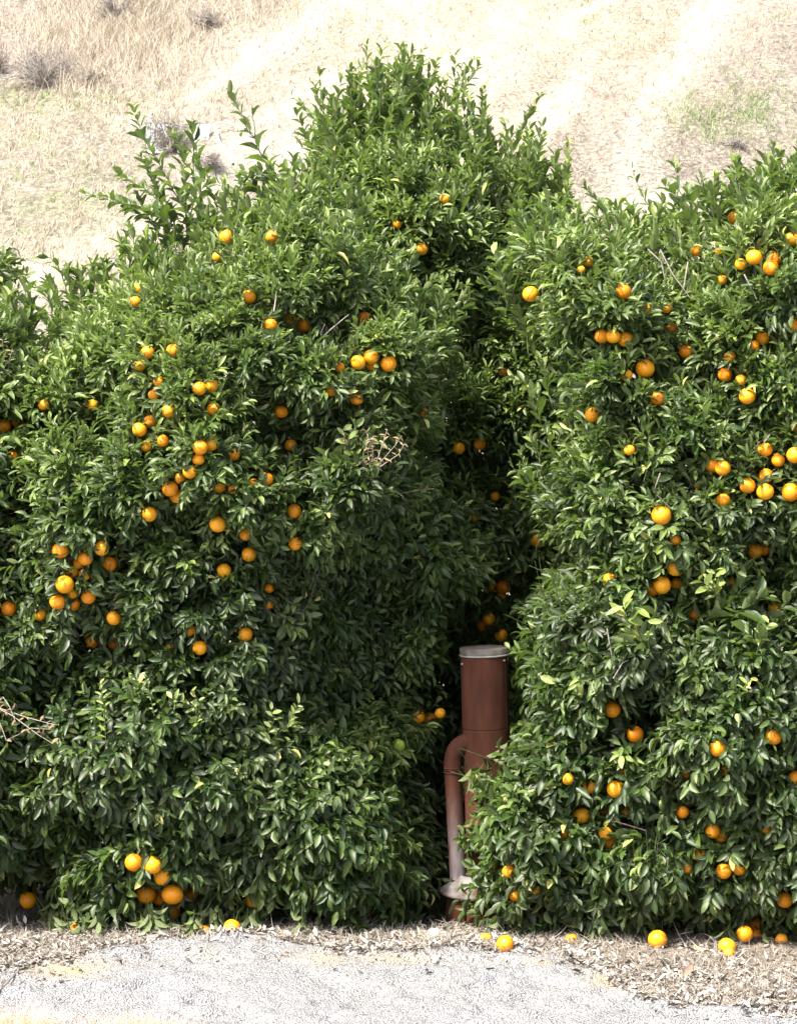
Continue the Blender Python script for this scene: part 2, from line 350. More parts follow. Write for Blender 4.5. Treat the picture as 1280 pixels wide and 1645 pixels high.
def grass(name, specs, mat, zf, y0, y1, label=None, wid=0.006):
    B = []; H = []; Ln = []
    for (u, v, su, sv, cnt, h, lean) in specs:
        k = 0; ncl = max(1, cnt // 14)
        cu = rng.normal(u, su, ncl); cv = rng.normal(v, sv, ncl)
        for a, c in zip(cu, cv):
            p = hit(a, c, zf, y0, y1, 500)
            q = p + np.stack([rng.normal(0, .06, 14), rng.normal(0, .06, 14), np.zeros(14)], -1) * (h / .25) ** .7
            q[:, 2] = zf(q[:, 0], q[:, 1]) - .01
            B.append(q); H.append(h * rng.uniform(.4, 1.3, 14)); Ln.append(np.stack([rng.normal(lean, .8, 14), rng.normal(0, .45, 14), np.zeros(14)], -1))
    B = np.concatenate(B); H = np.concatenate(H); Ln = np.concatenate(Ln)
    V, Q, T = blades(B, H, wid * rng.uniform(.5, 1.6, len(B)), Ln)
    o = obj(name, mesh_np(name, V, Q, T, mat, False, {'tint': np.repeat(rng.random(len(B)), 5)}))
    tag(o, label, name.replace('_', ' '), kind='stuff'); return o
M_G1 = grass_mat('dry_grass', (0.20, 0.17, 0.135), (0.55, 0.49, 0.39))
M_G2 = grass_mat('green_weeds', (0.10, 0.15, 0.06), (0.32, 0.38, 0.20))
grass('dry_grass', [(190, 60, 80, 38, 8000, .30, .1), (380, 15, 70, 30, 1800, .2, .1), (60, 30, 90, 40, 1500, .14, .1), (170, 330, 130, 90, 2600, .13, .2),
                    (30, 220, 110, 40, 1600, .12, .2), (250, 165, 120, 18, 2600, .10, .2), (480, 130, 160, 80, 2500, .06, .2), (800, 90, 200, 80, 4500, .05, .2),
                    (1120, 110, 120, 90, 3500, .08, .1), (90, 400, 110, 30, 2000, .1, .3), (1000, 250, 120, 60, 1500, .06, .1)], M_G1, hill_z, 10, 30,
      'tan dry grass tufts scattered over the sunlit hillside')
grass('green_weeds', [(50, 160, 110, 10, 900, .08, 0), (70, 290, 100, 60, 2600, .05, 0), (1195, 180, 60, 26, 1500, .10, 0), (1170, 228, 25, 5, 120, .12, 0),
                      (942, 5, 6, 4, 60, .1, 0), (950, 36, 8, 4, 80, .1, 0), (712, 128, 8, 4, 80, .08, 0), (1262, 28, 12, 4, 90, .08, 0), (1090, 185, 30, 12, 150, .07, 0)],
      M_G2, hill_z, 10, 30, 'low green weeds sprouting between the dry grass')

wgt = (1 - bare) * (.25 + 1.5 * np.clip(jn + .15, 0, 1)) * (1 + 1.5 * brush) * (U_ > -40) * (U_ < 1320) * (V_ > -40) * (V_ < 520)
kk = rng.choice(wgt.size, 21000, p=(wgt / wgt.sum()).ravel()); n_ = len(kk)
B = np.stack([X.ravel()[kk] + rng.normal(0, .03, n_), Y.ravel()[kk] + rng.normal(0, .03, n_)], -1); B = np.concatenate([B, (hill_z(B[:, 0], B[:, 1]) - .008)[:, None]], 1)
V, Q, T = blades(B, .045 * rng.uniform(.3, 1.5, n_), .011 * rng.uniform(.5, 1.6, n_), np.stack([rng.normal(.2, 1.2, n_), rng.normal(0, .6, n_), np.zeros(n_)], -1))
tag(obj('dark_stubble', mesh_np('dark_stubble', V, Q, T, grass_mat('brown_stubble', (.18, .135, .12), (.40, .34, .30)), False, {'tint': np.repeat(rng.random(n_), 5)})), 'short brown stubble and twiglets speckling the bare hillside soil', 'dark stubble', kind='stuff')
# bare shrubs on the hill
def shrub(name, u, v, wpx, hpx, label, mat, n_main=14, n_sub=7, seed=0, cat='shrub', leaf=None):
    r = np.random.default_rng(seed); p = on_hill(u, v); sc = (p[1] + 13) / FPX; W = wpx * sc / 2; H = hpx * sc
    root = empty(name, p); tag(root, label, cat); T = Tubes(3); T2 = Tubes(3); tips = []
    for i in range(n_main):
        a = r.uniform(0, 2 * math.pi); q = r.uniform(.15, 1.0) ** .6
        end = np.array([math.cos(a) * W * q, math.sin(a) * W * q * .7, H * math.sqrt(max(.05, 1 - q * q)) * r.uniform(.6, 1.1)])
        t = np.linspace(0, 1, 6)[:, None]; pts = end * t + np.array([0, 0, H * .15]) * np.sin(t * math.pi) + r.normal(0, W * .04, (6, 3)) * t
        T.add(pts, .014, .004)
        for k in range(n_sub):
            s_ = pts[r.integers(1, 6)]; d = nrm(end + r.normal(0, W * .8, 3)) * W * r.uniform(.2, .5)
            t2 = np.linspace(0, 1, 4)[:, None]; pp = s_ + d * t2 + r.normal(0, W * .04, (4, 3)) * t2
            T2.add(pp, .004, .0015); tips.append(pp[-1])
            for _ in range(2):
                e = pp[r.integers(1, 4)]; T2.add(np.stack([e, e + r.normal(0, W * .14, 3), e + r.normal(0, W * .2, 3)]), .0025, .001)
    obj('stem', T.mesh('stem', mat), root); o = obj('twigs', T2.mesh('twigs', mat), root); o['kind'] = 'stuff'
    if leaf:
        b0 = np.array(tips); V, Q, Tt = blades(b0 - [0, 0, .01], np.full(len(b0), .035), np.full(len(b0), .018), r.normal(0, .8, (len(b0), 3)))
        o = obj('foliage', mesh_np('foliage', V, Q, Tt, leaf, False, {'tint': np.repeat(r.random(len(b0)), 5)}), root); o['kind'] = 'stuff'
    return root
M_G3 = grass_mat('rusty_leaves', (0.14, 0.07, 0.05), (0.30, 0.17, 0.12))
shrub('bare_shrub', 70, 140, 150, 66, 'grey leafless shrub on the hillside ledge at far left', M_GREYTWIG, 26, 8, 1)
shrub('brown_bush', -6, 122, 46, 48, 'small rust brown bush at the picture edge beside the grey leafless shrub', M_GREYTWIG, 22, 9, 2, 'bush', M_G3)
shrub('bare_shrub', 186, 38, 60, 44, 'dry twiggy shrub among the tallest straw grass near the top', M_GREYTWIG, 20, 8, 3)
shrub('bare_shrub', 328, 46, 54, 26, 'low dark twiggy shrub right of the tall straw grass', M_GREYTWIG, 22, 8, 4)
shrub('sprouting_shrub', 272, 246, 110, 56, 'half bare shrub with a few green leaves before the white boards', M_GREYTWIG, 30, 8, 5, 'shrub', M_G2)
shrub('bare_shrub', 335, 272, 60, 28, 'low bare shrub just downhill of the bent pale strip', M_GREYTWIG, 20, 7, 6)
shrub('bare_shrub', 152, 134, 44, 22, 'pale bleached brushwood heap between grey shrub and straw grass', M_DEADTWIG, 22, 7, 7, 'brushwood')
shrub('dry_stubble', 1180, 236, 50, 14, 'short row of dry grey stubble on the right slope', M_GREYTWIG, 22, 4, 8, 'stubble')
p = on_hill(119, 42); T = Tubes(4); a = P(119, 42, p[1]); T.add([P(119, 42, p[1]), P(112, 20, p[1] - .05), P(109, 0, p[1] - .05), P(104, -25, p[1])], .009, .004)
tag(obj('dead_stalk', T.mesh('dead_stalk', M_GREYTWIG)), 'single thin dead stalk standing upright at the top of the hillside', 'stalk')

def slab(name, pts, y, th, mat, label, cat):
    """a board with real thickness, its face given by four corners"""
    f = np.array([P(u, v, y + dy) for (u, v, dy) in pts]); n_ = nrm(np.cross(f[1] - f[0], f[3] - f[0])); n_ = n_ if n_[1] < 0 else -n_
    m_ = 8; s_, t_ = np.meshgrid(np.linspace(0, 1, m_), np.linspace(0, 1, m_))
    g = (f[0] * ((1 - s_) * (1 - t_))[..., None] + f[1] * (s_ * (1 - t_))[..., None] + f[2] * (s_ * t_)[..., None] + f[3] * ((1 - s_) * t_)[..., None])
    g = g + n_ * (0.02 * fbm(s_ * 3 + y, t_ * 3, 2))[..., None]
    A_ = g.reshape(-1, 3); B_ = A_ - n_ * th; q = grid_quads(m_, m_); nn = m_ * m_
    rim = list(range(m_)) + [m_ * k + m_ - 1 for k in range(1, m_)] + [nn - 1 - k for k in range(1, m_)] + [m_ * k for k in range(m_ - 2, 0, -1)]
    sq = [[rim[k], rim[(k + 1) % len(rim)], rim[(k + 1) % len(rim)] + nn, rim[k] + nn] for k in range(len(rim))]
    return tag(obj(name, mesh_np(name, np.concatenate([A_, B_]), np.concatenate([q, q[:, ::-1] + nn, np.array(sq)]), None, mat, False)), label, cat)
ph = on_hill(270, 245)[1]
slab('white_board', [(232, 196, 0), (268, 197, .05), (272, 244, -.1), (238, 246, -.1)], ph + .1, .02, M_WHITE, 'left one of two white boards behind the half bare shrub', 'board')
slab('white_board', [(306, 196, 0), (337, 197, .05), (333, 250, -.1), (310, 248, -.1)], ph + .1, .02, M_WHITE, 'right one of two white boards, nearer the bent pale strip', 'board')
T = Tubes(5); T.add([P(262, 196, ph + .08), P(285, 200, ph + .06), P(309, 198, ph + .08)], .010, .010)
tag(obj('top_rail', T.mesh('top_rail', M_GREYTWIG)), 'thin dark rail spanning the gap between the two white boards', 'rail')
pm = simple('pale_plastic', (0.72, 0.70, 0.68), 0.6, 10, 0.2)
T = Tubes(6); ks = [(372, 200), (366, 197), (352, 197), (344, 200), (346, 210), (352, 226), (362, 244), (374, 262)]
T.add([P(u, v, ph + .1 - (v - 197) * .009) for u, v in ks], .012, .016)
tag(obj('bent_strip', T.mesh('bent_strip', pm)), 'bent pale plastic strip standing right of the white boards', 'strip')
# ------------------------------------------------------------------ citrus leaves
ST = np.array([0, .22, .52, .80, 1.0]); HW = np.array([.0, .74, 1.0, .66, .0])
def leaf_geo(O, D, Nn, L, Wd, curl, fold, lod=0):
    """leaf blades: base at O, pointing along D, upper side towards Nn, drooping by curl, folded along the midrib"""
    Nn = nrm(Nn - D * np.sum(D * Nn, -1, keepdims=True)); Sd = np.cross(D, Nn)
    st, hw = (ST, HW) if lod == 0 else (ST[[0, 2, 4]], np.array([0, 1.0, 0]))
    m = len(st); c = curl[:, None] * st ** 2
    mid = O[:, None] + D[:, None] * (L[:, None] * (st - .25 * c * st))[..., None] - Nn[:, None] * (L[:, None] * c)[..., None]
    e = (Wd * L)[:, None] * .5 * hw
    lift = Nn[:, None] * (e * fold[:, None])[..., None]; s = Sd[:, None] * e[..., None]
    if lod == 0:
        V = np.concatenate([mid[:, :1], np.stack([mid[:, 1:4] - s[:, 1:4] + lift[:, 1:4], mid[:, 1:4], mid[:, 1:4] + s[:, 1:4] + lift[:, 1:4]], 2).reshape(len(O), 9, 3), mid[:, 4:]], 1)
        Q = np.array([[1, 2, 5, 4], [2, 3, 6, 5], [4, 5, 8, 7], [5, 6, 9, 8]]); T = np.array([[0, 2, 1], [0, 3, 2], [7, 8, 10], [8, 9, 10]])
        uv = np.array([[.5, 0], [.13, .22], [.5, .22], [.87, .22], [0, .52], [.5, .52], [1, .52], [.17, .8], [.5, .8], [.83, .8], [.5, 1]])
    else:
        V = np.stack([mid[:, 0], mid[:, 1] - s[:, 1] + lift[:, 1], mid[:, 1] + s[:, 1] + lift[:, 1], mid[:, 2]], 1)
        Q = np.zeros((0, 4), int); T = np.array([[0, 2, 1], [1, 2, 3]]); uv = np.array([[.5, 0], [0, .5], [1, .5], [.5, 1]])
    nv = V.shape[1]; k = np.arange(len(O))[:, None, None] * nv
    return V.reshape(-1, 3), (k + Q[None]).reshape(-1, 4), (k + T[None]).reshape(-1, 3), np.tile(uv, (len(O), 1)), nv

class Leaves:
    def __init__(s): s.b = []
    def add(s, O, D, Nn, L, W, c, f, t, lod=0):
        n_ = len(O); s.b.append(tuple(np.broadcast_to(np.asarray(a, float), (n_, 3) if k < 3 else (n_,)).copy() for k, a in enumerate((O, D, Nn, L, W, c, f, t))) + (np.full(n_, lod),))
    def cat(s): return [np.concatenate([b[k] for b in s.b]) for k in range(9)]

def mk_mesh(name, A, off, mat):
    Vs = []; Qs = []; Ts = []; U = []; ti = []; n0 = 0
    for lod in (0, 1):
        k = A[8] == lod
        if not k.any(): continue
        V, Q, T, uv, nv = leaf_geo(A[0][k], nrm(A[1][k]), A[2][k], A[3][k], A[4][k], A[5][k], A[6][k], lod)
        Vs.append(V - off); Qs.append(Q + n0); Ts.append(T + n0); U.append(uv); ti.append(np.repeat(A[7][k], nv)); n0 += len(V)
    return mesh_np(name, np.concatenate(Vs), np.concatenate(Qs), np.concatenate(Ts), mat, True, {'tint': np.concatenate(ti)}, np.concatenate(U))

# shared meshes for the leaves that are objects of their own: unit length along +Y, upper side +Z
LEAFV = []
def leafv(tint_, curl, fold):
    one = np.ones(1)
    V, Q, T, uv, nv = leaf_geo(np.zeros((1, 3)), np.array([[0, 1., 0]]), np.array([[0, 0, 1.]]), one, one, one * curl, one * fold, 0)
    return mesh_np('leaf', V, Q, T, M_LEAF, True, {'tint': np.full(nv, tint_)}, uv)
TINTS = np.array([.1, .25, .4, .55, .7, .85, .95]); CURLS = np.array([.08, .22, .38])
for a in TINTS: LEAFV.append([leafv(a, c, .35) for c in CURLS])

FRUIT = {}      # filled below, tree key -> list of (u, v, r_px, mode, label)
# ------------------------------------------------------------------ trees
GS = 4.0
def poly_dist(px, py, poly):
    poly = np.asarray(poly, float); a = poly; b = np.roll(poly, -1, 0); dmin = np.full(px.shape, 1e9); ins = np.zeros(px.shape, bool)
    for (x0, y0), (x1, y1) in zip(a, b):
        dx, dy = x1 - x0, y1 - y0; t = np.clip(((px - x0) * dx + (py - y0) * dy) / (dx * dx + dy * dy + 1e-9), 0, 1)
        dmin = np.minimum(dmin, np.hypot(px - x0 - t * dx, py - y0 - t * dy))
        if y0 != y1: ins ^= ((y0 > py) != (y1 > py)) & (px < (x1 - x0) * (py - y0) / (y1 - y0) + x0)
    return dmin, ins

class Tree:
    def __init__(s, name, label, poly, Yc, H, dm, bumps, base_u, seed, dens=1.0, leafL=.078, bub=(45, 105), ups=((100, .9), (500, .55), (900, .1), (1300, -.2)), group='orange trees of the grove'):
        s.r = np.random.default_rng(seed); r = s.r
        s.poly = poly; s.Yc = Yc; s.leafL = leafL; s.ups = ups; s.dens = dens
        poly = np.asarray(poly, float); u0, v0 = poly.min(0) - 8; u1, v1 = poly.max(0) + 8
        s.u = np.arange(u0, u1, GS); s.v = np.arange(v0, v1, GS); U, V = np.meshgrid(s.u, s.v)
        # uneven outline
        Uj = U + 60 * fbm(U / 45.0 + seed, V / 45.0, 3); Vj = V + 60 * fbm(U / 45.0, V / 45.0 + seed * 3, 3)
        d, s.ins = poly_dist(Uj, Vj, poly)
        q = np.clip(d / dm, 0, 1); body = H * np.sqrt(np.clip(1 - (1 - q) ** 2, 0, 1))
        # rounded clumps
        nb = int((u1 - u0) * (v1 - v0) / 3600); bu = r.uniform(u0, u1, nb); bv = r.uniform(v0, v1, nb); br = r.uniform(bub[0], bub[1], nb)
        best = np.full(U.shape, 0.0); idx = np.zeros(U.shape, int)
        for i in range(nb):
            rr = (U - bu[i]) ** 2 + ((V - bv[i]) * 1.15 - .0) ** 2
            h = (np.sqrt(np.clip(br[i] ** 2 - rr, 0, None)) - br[i] * .35) * .0031 * 1.6
            k = h > best; best[k] = h[k]; idx[k] = i
        s.best = best; s.idx = idx; s.bdir = r.normal(0, 1, (nb, 3)); s.btint = r.normal(0, 1, nb)
        Y = Yc - body - best * np.clip(q * 4, 0, 1)
        for (a, b, c, e, dy) in bumps: Y = Y + dy * np.exp(-((U - a) / c) ** 2 - ((V - b) / e) ** 2) * np.clip(q * 3, 0, 1)
        Y = Y + .16 * fbm(U / 110.0 + seed * 7, V / 90.0, 3)
        ang = PITCH + np.arctan((V - 822.5) / FPX); yg = -13 + (CAM[2] + .04) / np.tan(np.maximum(ang, .02))      # the skirt reaches the ground where the row meets it
        Y = Y + np.clip(Y - (yg - .06), 0, None) * -1.0 * (V > 1250)
        s.Y = Y; s.Yb = Yc + body * .9 + best * .5; s.d = d
        W = P(U, V, Y); s.W = W; nU = np.gradient(W, axis=1); nV = np.gradient(W, axis=0); n_ = nrm(np.cross(nU, nV)); n_ = np.where(n_[..., 1:2] > 0, -n_, n_); s.n = n_
        s.L = Leaves(); s.tw = Tubes(3); s.extra = []
        bp = P(base_u, 1500, Yc); bp[2] = float(ground_z(bp[0], bp[1])) - .02; s.base = bp
        s.root = empty(name, bp); tag(s.root, label, 'orange tree', group)
    def fy(s, u, v):
        i = np.clip(((np.asarray(v) - s.v[0]) / GS).astype(int), 0, len(s.v) - 1); j = np.clip(((np.asarray(u) - s.u[0]) / GS).astype(int), 0, len(s.u) - 1)
        return s.Y[i, j]
    def shoots(s, per_m2, inset, back=False, lod=0, nl=(7, 11), Lmul=1.0, coh=.45):
        r = s.r; ii, jj = np.nonzero(s.ins & (s.d > (60 if back else 40 if lod else 0))); ny = np.abs(s.n[ii, jj, 1]); wt = 1 / np.clip(ny, .28, 1) * np.clip(.30 + s.best[ii, jj] / .13, .30, 1.25)
        sc = (s.Yc + 13) / FPX * GS; area = (wt * sc * sc).sum(); n_ = int(area * per_m2)
        k = r.choice(len(ii), n_, p=wt / wt.sum()); i = ii[k]; j = jj[k]
        u = s.u[j] + r.uniform(0, GS, n_); v = s.v[i] + r.uniform(0, GS, n_)
        nn = s.n[i, j].copy()
        if back: y = s.Yb[i, j]; nn[:, 1] *= -1
        else: y = s.Y[i, j]
        p = P(u, v, y) - nn * (inset + r.uniform(-.025, .03, n_))[:, None]
        up = np.interp(v, [a for a, _ in s.ups], [b for _, b in s.ups])
        b = s.idx[i, j]
        d = nrm(nn * .75 + np.array([0, 0, 1.]) * (up + r.normal(0, .15, n_))[:, None] + s.bdir[b] * coh * .6 + r.normal(0, .28, (n_, 3)))
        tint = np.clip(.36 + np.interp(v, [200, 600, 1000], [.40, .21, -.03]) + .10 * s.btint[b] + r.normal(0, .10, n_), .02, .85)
        fresh = r.random(n_) < np.interp(v, [200, 900], [.07, .015]); tint = np.where(fresh, .94, tint)
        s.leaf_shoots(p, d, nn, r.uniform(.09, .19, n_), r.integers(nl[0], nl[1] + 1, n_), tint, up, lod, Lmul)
    def leaf_shoots(s, p, d, nn, Ls, nl, tint, up, lod=0, Lmul=1.0, twig=True):
        r = s.r; k = np.repeat(np.arange(len(p)), nl); loc = np.concatenate([np.arange(a) for a in nl]); f = (loc + r.uniform(0, .6, len(k))) / nl[k]
        a = nrm(np.cross(d, np.array([.2, .1, .97]))); b = np.cross(d, a); ph = r.uniform(0, 6.28, len(p))[k] + loc * 2.4 + r.normal(0, .3, len(k))
        R = a[k] * np.cos(ph)[:, None] + b[k] * np.sin(ph)[:, None]
        O = p[k] + d[k] * (Ls[k] * (.12 + .88 * f))[:, None] + R * .004
        droop = np.clip(.35 - up[k], 0, .8)
        al = np.clip(up[k], 0, 1) * .35
        D = nrm(R * (.88 - .35 * f - al)[:, None] + d[k] * (.5 + .45 * f + al)[:, None] + np.array([0, 0, -1.]) * (droop * .9)[:, None] + r.normal(0, .16, (len(k), 3)))
        O = O + D * .008
        Nn = nrm(d[k] * (.55 + .1 * f)[:, None] + nn[k] * (droop * .8 + .15)[:, None] + np.array([0, 0, 1.]) * .45 + r.normal(0, .22, (len(k), 3)))
        L = s.leafL * Lmul * np.interp(p[k][:, 2], [0., .8, 1.6, 3.], [1.06, 1.04, .92, .88]) * np.clip(r.normal(1, .2, len(k)), .5, 1.5) * (1.05 - .3 * f)
        odd = r.random(len(k)); t = np.clip(tint[k] + r.normal(0, .11, len(k)) + .10 * (f > .8), .0, .96); t = np.where(odd < .008, 1.0, t)
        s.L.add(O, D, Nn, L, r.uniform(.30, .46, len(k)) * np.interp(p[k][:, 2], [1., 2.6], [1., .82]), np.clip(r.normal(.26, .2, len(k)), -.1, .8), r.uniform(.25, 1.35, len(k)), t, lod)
        if twig and lod == 0:
            for q in np.nonzero(r.random(len(p)) < .5)[0]:
                s.tw.add(np.stack([p[q] - d[q] * .08 - nn[q] * .03, p[q] + d[q] * Ls[q] * .5, p[q] + d[q] * Ls[q]]), .0022, .0011)
    def sprout(s, path, y, leafL=1.0, step=.018, tint=.72, r0=.0045, y1=None, spread=1.0):
        """a long upright water shoot with leaves along it, given as pixels at depth y"""
        r = s.r; path = np.asarray(path, float); m = len(path); ys = np.linspace(y, y if y1 is None else y1, m)
        K = P(path[:, 0], path[:, 1], ys); t = np.linspace(0, m - 1, 24); pts = np.stack([np.interp(t, np.arange(m), K[:, c]) for c in range(3)], -1)
        for _ in range(3): pts[1:-1] = (pts[:-2] + 2 * pts[1:-1] + pts[2:]) / 4
        pts[2:] += np.cumsum(r.normal(0, .003, pts[2:].shape), 0); s.tw.add(pts, r0, .0012)
        seg = np.linalg.norm(np.diff(pts, axis=0), axis=1).sum(); n_ = max(3, int(seg / step)); f = np.sort((np.arange(n_) + r.uniform(-.6, .9, n_)) / n_).clip(0, 1); f = .04 + .96 * f
        x = f * (len(pts) - 1); O = np.stack([np.interp(x, np.arange(len(pts)), pts[:, c]) for c in range(3)], -1); d = nrm(np.stack([np.interp(x, np.arange(len(pts)), np.gradient(pts[:, c])) for c in range(3)], -1))
        a = nrm(np.cross(d, np.array([.2, -.9, .1]))); b = np.cross(d, a); ph = np.arange(n_) * 2.4 + r.uniform(0, 6) + r.normal(0, .3, n_)
        R = a * np.cos(ph)[:, None] + b * np.sin(ph)[:, None]
        D = nrm(R * (.8 * spread) + d * (.65 + .5 * f)[:, None] + r.normal(0, .25, (n_, 3)) + np.array([0, 0, .15]))
        Nn = nrm(d * .6 + np.array([0, 0, .5]) + r.normal(0, .2, (n_, 3)))
        s.L.add(O + D * .006, D, Nn, .080 * leafL * np.clip(r.normal(1, .26, n_), .45, 1.45) * (1.08 - .5 * f ** 2), r.uniform(.32, .50, n_), np.clip(r.normal(.15, .16, n_), -.1, .6), r.uniform(.3, 1.2, n_),
                np.clip(tint + .25 * (f > .85) + r.normal(0, .1, n_), 0, .97), 0)
    def inner(s, n_, depth0, depth1):
        """sparser leaves in the body behind the surface"""
        r = s.r; ii, jj = np.nonzero(s.ins & (s.d > 50)); k = r.integers(0, len(ii), n_); i = ii[k]; j = jj[k]
        y0 = s.Y[i, j]; y1 = s.Yb[i, j]; y = y0 + np.clip(r.uniform(depth0, depth1, n_), 0, None); y = np.minimum(y, (y0 + y1) * .5 + (y1 - y0) * .35)
        p = P(s.u[j] + r.uniform(0, GS, n_), s.v[i] + r.uniform(0, GS, n_), y)
        D = nrm(r.normal(0, 1, (n_, 3)) + [0, 0, -.3]); Nn = nrm(r.normal(0, .8, (n_, 3)) + [0, -.5, .4])
        s.L.add(p, D, Nn, s.leafL * r.uniform(1.0, 1.7, n_), .55, .15, .2, r.uniform(.1, .5, n_), 1)
    def branches(s, n_, trunk_r=.07, top_v=None):
        r = s.r; b = s.base; ii, jj = np.nonzero(s.ins & (s.d > 45)); M = [obj_tube('trunk', [b + [0, 0, -.1], b + [.01, .01, .2], b + [.03, .0, .42]], [trunk_r * 1.3, trunk_r, trunk_r * .85], M_BARK, s.root, b)]
        fork = b + np.array([.03, 0, .42])
        for q in range(n_):
            k = r.integers(0, len(ii)); i, j = ii[k], jj[k]; end = P(s.u[j], s.v[i], s.Y[i, j] + r.uniform(.08, .5) * (1 if r.random() < .8 else 3))
            t = np.linspace(0, 1, 14)[:, None]; mid = (fork + end) / 2 + r.normal(0, .12, 3) + np.array([0, 0, .1]) - (end - fork) * .12 * np.array([1, 1, -1])
            pts = fork * (1 - t) ** 2 + 2 * mid * t * (1 - t) + end * t ** 2; pts[1:-1] += r.normal(0, .012, (12, 3))
            br = obj_tube('branch', pts, np.linspace(trunk_r * .55, .006, 14), M_BARK, s.root, b)
            tb = Tubes(4)
            for _ in range(7):
                st_ = pts[r.integers(6, 14)]; e = st_ + r.normal(0, .16, 3) + [0, 0, .05]; m_ = (st_ + e) / 2 + r.normal(0, .03, 3); tb.add(np.stack([st_, m_, e, e + r.normal(0, .05, 3)]), .005, .0015)
            o = obj('twigs', tb.mesh('twigs', M_BARK, b), br); o['kind'] = 'stuff'
    def clear(s, A, fruits):
        """no leaf passes through a fruit, and the fruit that hang free have no leaf before them"""
        keep = np.ones(len(A[0]), bool)
        D = nrm(A[1]); dirs = nrm(CAM - A[0]) 
        for (c, R, mode, off) in fruits:
            ax = nrm(CAM - c); near = np.nonzero(keep & (np.linalg.norm(A[0] - c, axis=1) < .75))[0]
            if not len(near): continue
            bad = np.zeros(len(near), bool)
            for t in (0.05, .3, .6, .95):
                q = A[0][near] + D[near] * (A[3][near] * t)[:, None] - c
                bad |= np.linalg.norm(q, axis=1) < R * .93
                cq = q - off; al = cq @ ax; rad = np.linalg.norm(cq - al[:, None] * ax, axis=1)
                bad |= (al > 0) & (al < .7) & (rad < R * mode)
            keep[near[bad]] = False
        return [a[keep] for a in A]
    def build(s, fruits, young=()):
        A = s.L.cat(); A = s.clear(A, fruits)
        # the leaves that show largest become objects of their own
        n_ = s.r.random(len(A[0])); D = nrm(A[1]); Nn = nrm(A[2] - D * np.sum(D * A[2], -1, keepdims=True))
        mid = A[0] + D * (A[3] * .5)[:, None]; u, v = project(mid); fr = (u > 12) & (u < 1268) & (v > 12) & (v < 1633) & (A[8] == 0)
        ui = np.clip(((v - s.v[0]) / GS).astype(int), 0, len(s.v) - 1), np.clip(((u - s.u[0]) / GS).astype(int), 0, len(s.u) - 1)
        front = s.Y[ui] - mid[:, 1]; view = nrm(CAM - mid); size = A[3] ** 2 * A[4] * np.abs(np.sum(Nn * view, -1))
        score = np.where(fr, size * np.clip(1 + 8 * (front - .02), .02, 1.6) * (1 + .2 * n_) * s.occ(u, v), 0); pick = np.argsort(-score)[:300]; pick = pick[score[pick] > 0]
        for k in pick:
            Sd = np.cross(D[k], Nn[k]); L = A[3][k]; W = A[4][k] * L
            m = Matrix(((-Sd[0] * W * -1, D[k][0] * L, Nn[k][0] * L, A[0][k][0] - s.base[0]), (Sd[1] * W, D[k][1] * L, Nn[k][1] * L, A[0][k][1] - s.base[1]),
                        (Sd[2] * W, D[k][2] * L, Nn[k][2] * L, A[0][k][2] - s.base[2]), (0, 0, 0, 1)))
            me_ = LEAFV[int(np.argmin(np.abs(TINTS - A[7][k])))][int(np.argmin(np.abs(CURLS - A[5][k])))]
            o = bpy.data.objects.new('leaf', me_); COL.objects.link(o); o.parent = s.root; o.matrix_local = m
        rest = np.ones(len(A[0]), bool); rest[pick] = False
        o = obj('foliage', mk_mesh('foliage', [a[rest] for a in A], s.base, M_LEAF), s.root); o['kind'] = 'stuff'
        if s.tw.V: o = obj('twigs', s.tw.mesh('twigs', M_TWIG, s.base), s.root); o['kind'] = 'stuff'
        return len(A[0])
    occ = staticmethod(lambda u, v: np.ones(len(u)))
def obj_tube(name, pts, rad, mat, parent=None, off=(0, 0, 0), sides=8):
    T = Tubes(sides); T.add(np.asarray(pts), np.asarray(rad), None); return obj(name, T.mesh(name, mat, off), parent)

# orange trees ---------------------------------------------------------------
TR = {}
TR['L'] = Tree('orange_tree', 'broad orange tree laden with fruit, its skirt touching the ground left of the rusty standpipe',
    [(60, 540), (95, 510), (150, 478), (200, 440), (240, 418), (290, 402), (340, 376), (380, 342), (430, 312), (480, 298), (540, 320), (590, 380), (640, 450), (700, 500), (742, 515), (728, 560), (705, 640), (705, 700), (700, 760),
     (745, 830), (775, 890), (750, 950), (712, 1010), (684, 1080), (682, 1150), (678, 1250), (684, 1340), (700, 1400), (682, 1430), (672, 1490), (600, 1502), (480, 1512), (380, 1514), (200, 1512), (80, 1506), (64, 1410),
     (-20, 1390), (-60, 1300), (-60, 1000), (-60, 600), (0, 540)], 1.15, 1.15, 190,
    [(610, 960, 125, 110, .70), (560, 1130, 120, 80, .62), (600, 780, 150, 55, -.16), (100, 1110, 70, 60, .30), (330, 1085, 240, 30, .07), (300, 720, 190, 190, -.26), (300, 1320, 260, 110, .04), (690, 560, 70, 60, -.22), (500, 700, 55, 60, .3), (160, 670, 40, 55, .32),
     (620, 760, 60, 50, .1), (500, 520, 60, 30, .3), (60, 1430, 40, 30, .3), (600, 1300, 80, 70, -.12), (520, 1480, 150, 22, .35), (600, 450, 70, 60, -.12)],
    400, 21)
TR['B'] = Tree('orange_tree', 'tall orange tree rising behind the gap above the standpipe with upright shoots',
    [(505, 255), (525, 225), (565, 222), (600, 212), (650, 205), (700, 222), (740, 240), (780, 235), (812, 265), (855, 300), (900, 335), (920, 370), (950, 450), (970, 600), (980, 900), (985, 1200), (960, 1400), (600, 1400), (430, 1200), (420, 500), (470, 330)],
    2.45, .95, 150, [(720, 560, 60, 60, .25), (840, 520, 60, 200, .1), (800, 760, 60, 50, .3), (820, 950, 70, 60, .35), (700, 330, 120, 90, -.15), (850, 420, 40, 60, .2)], 730, 22, 1.0, .078)
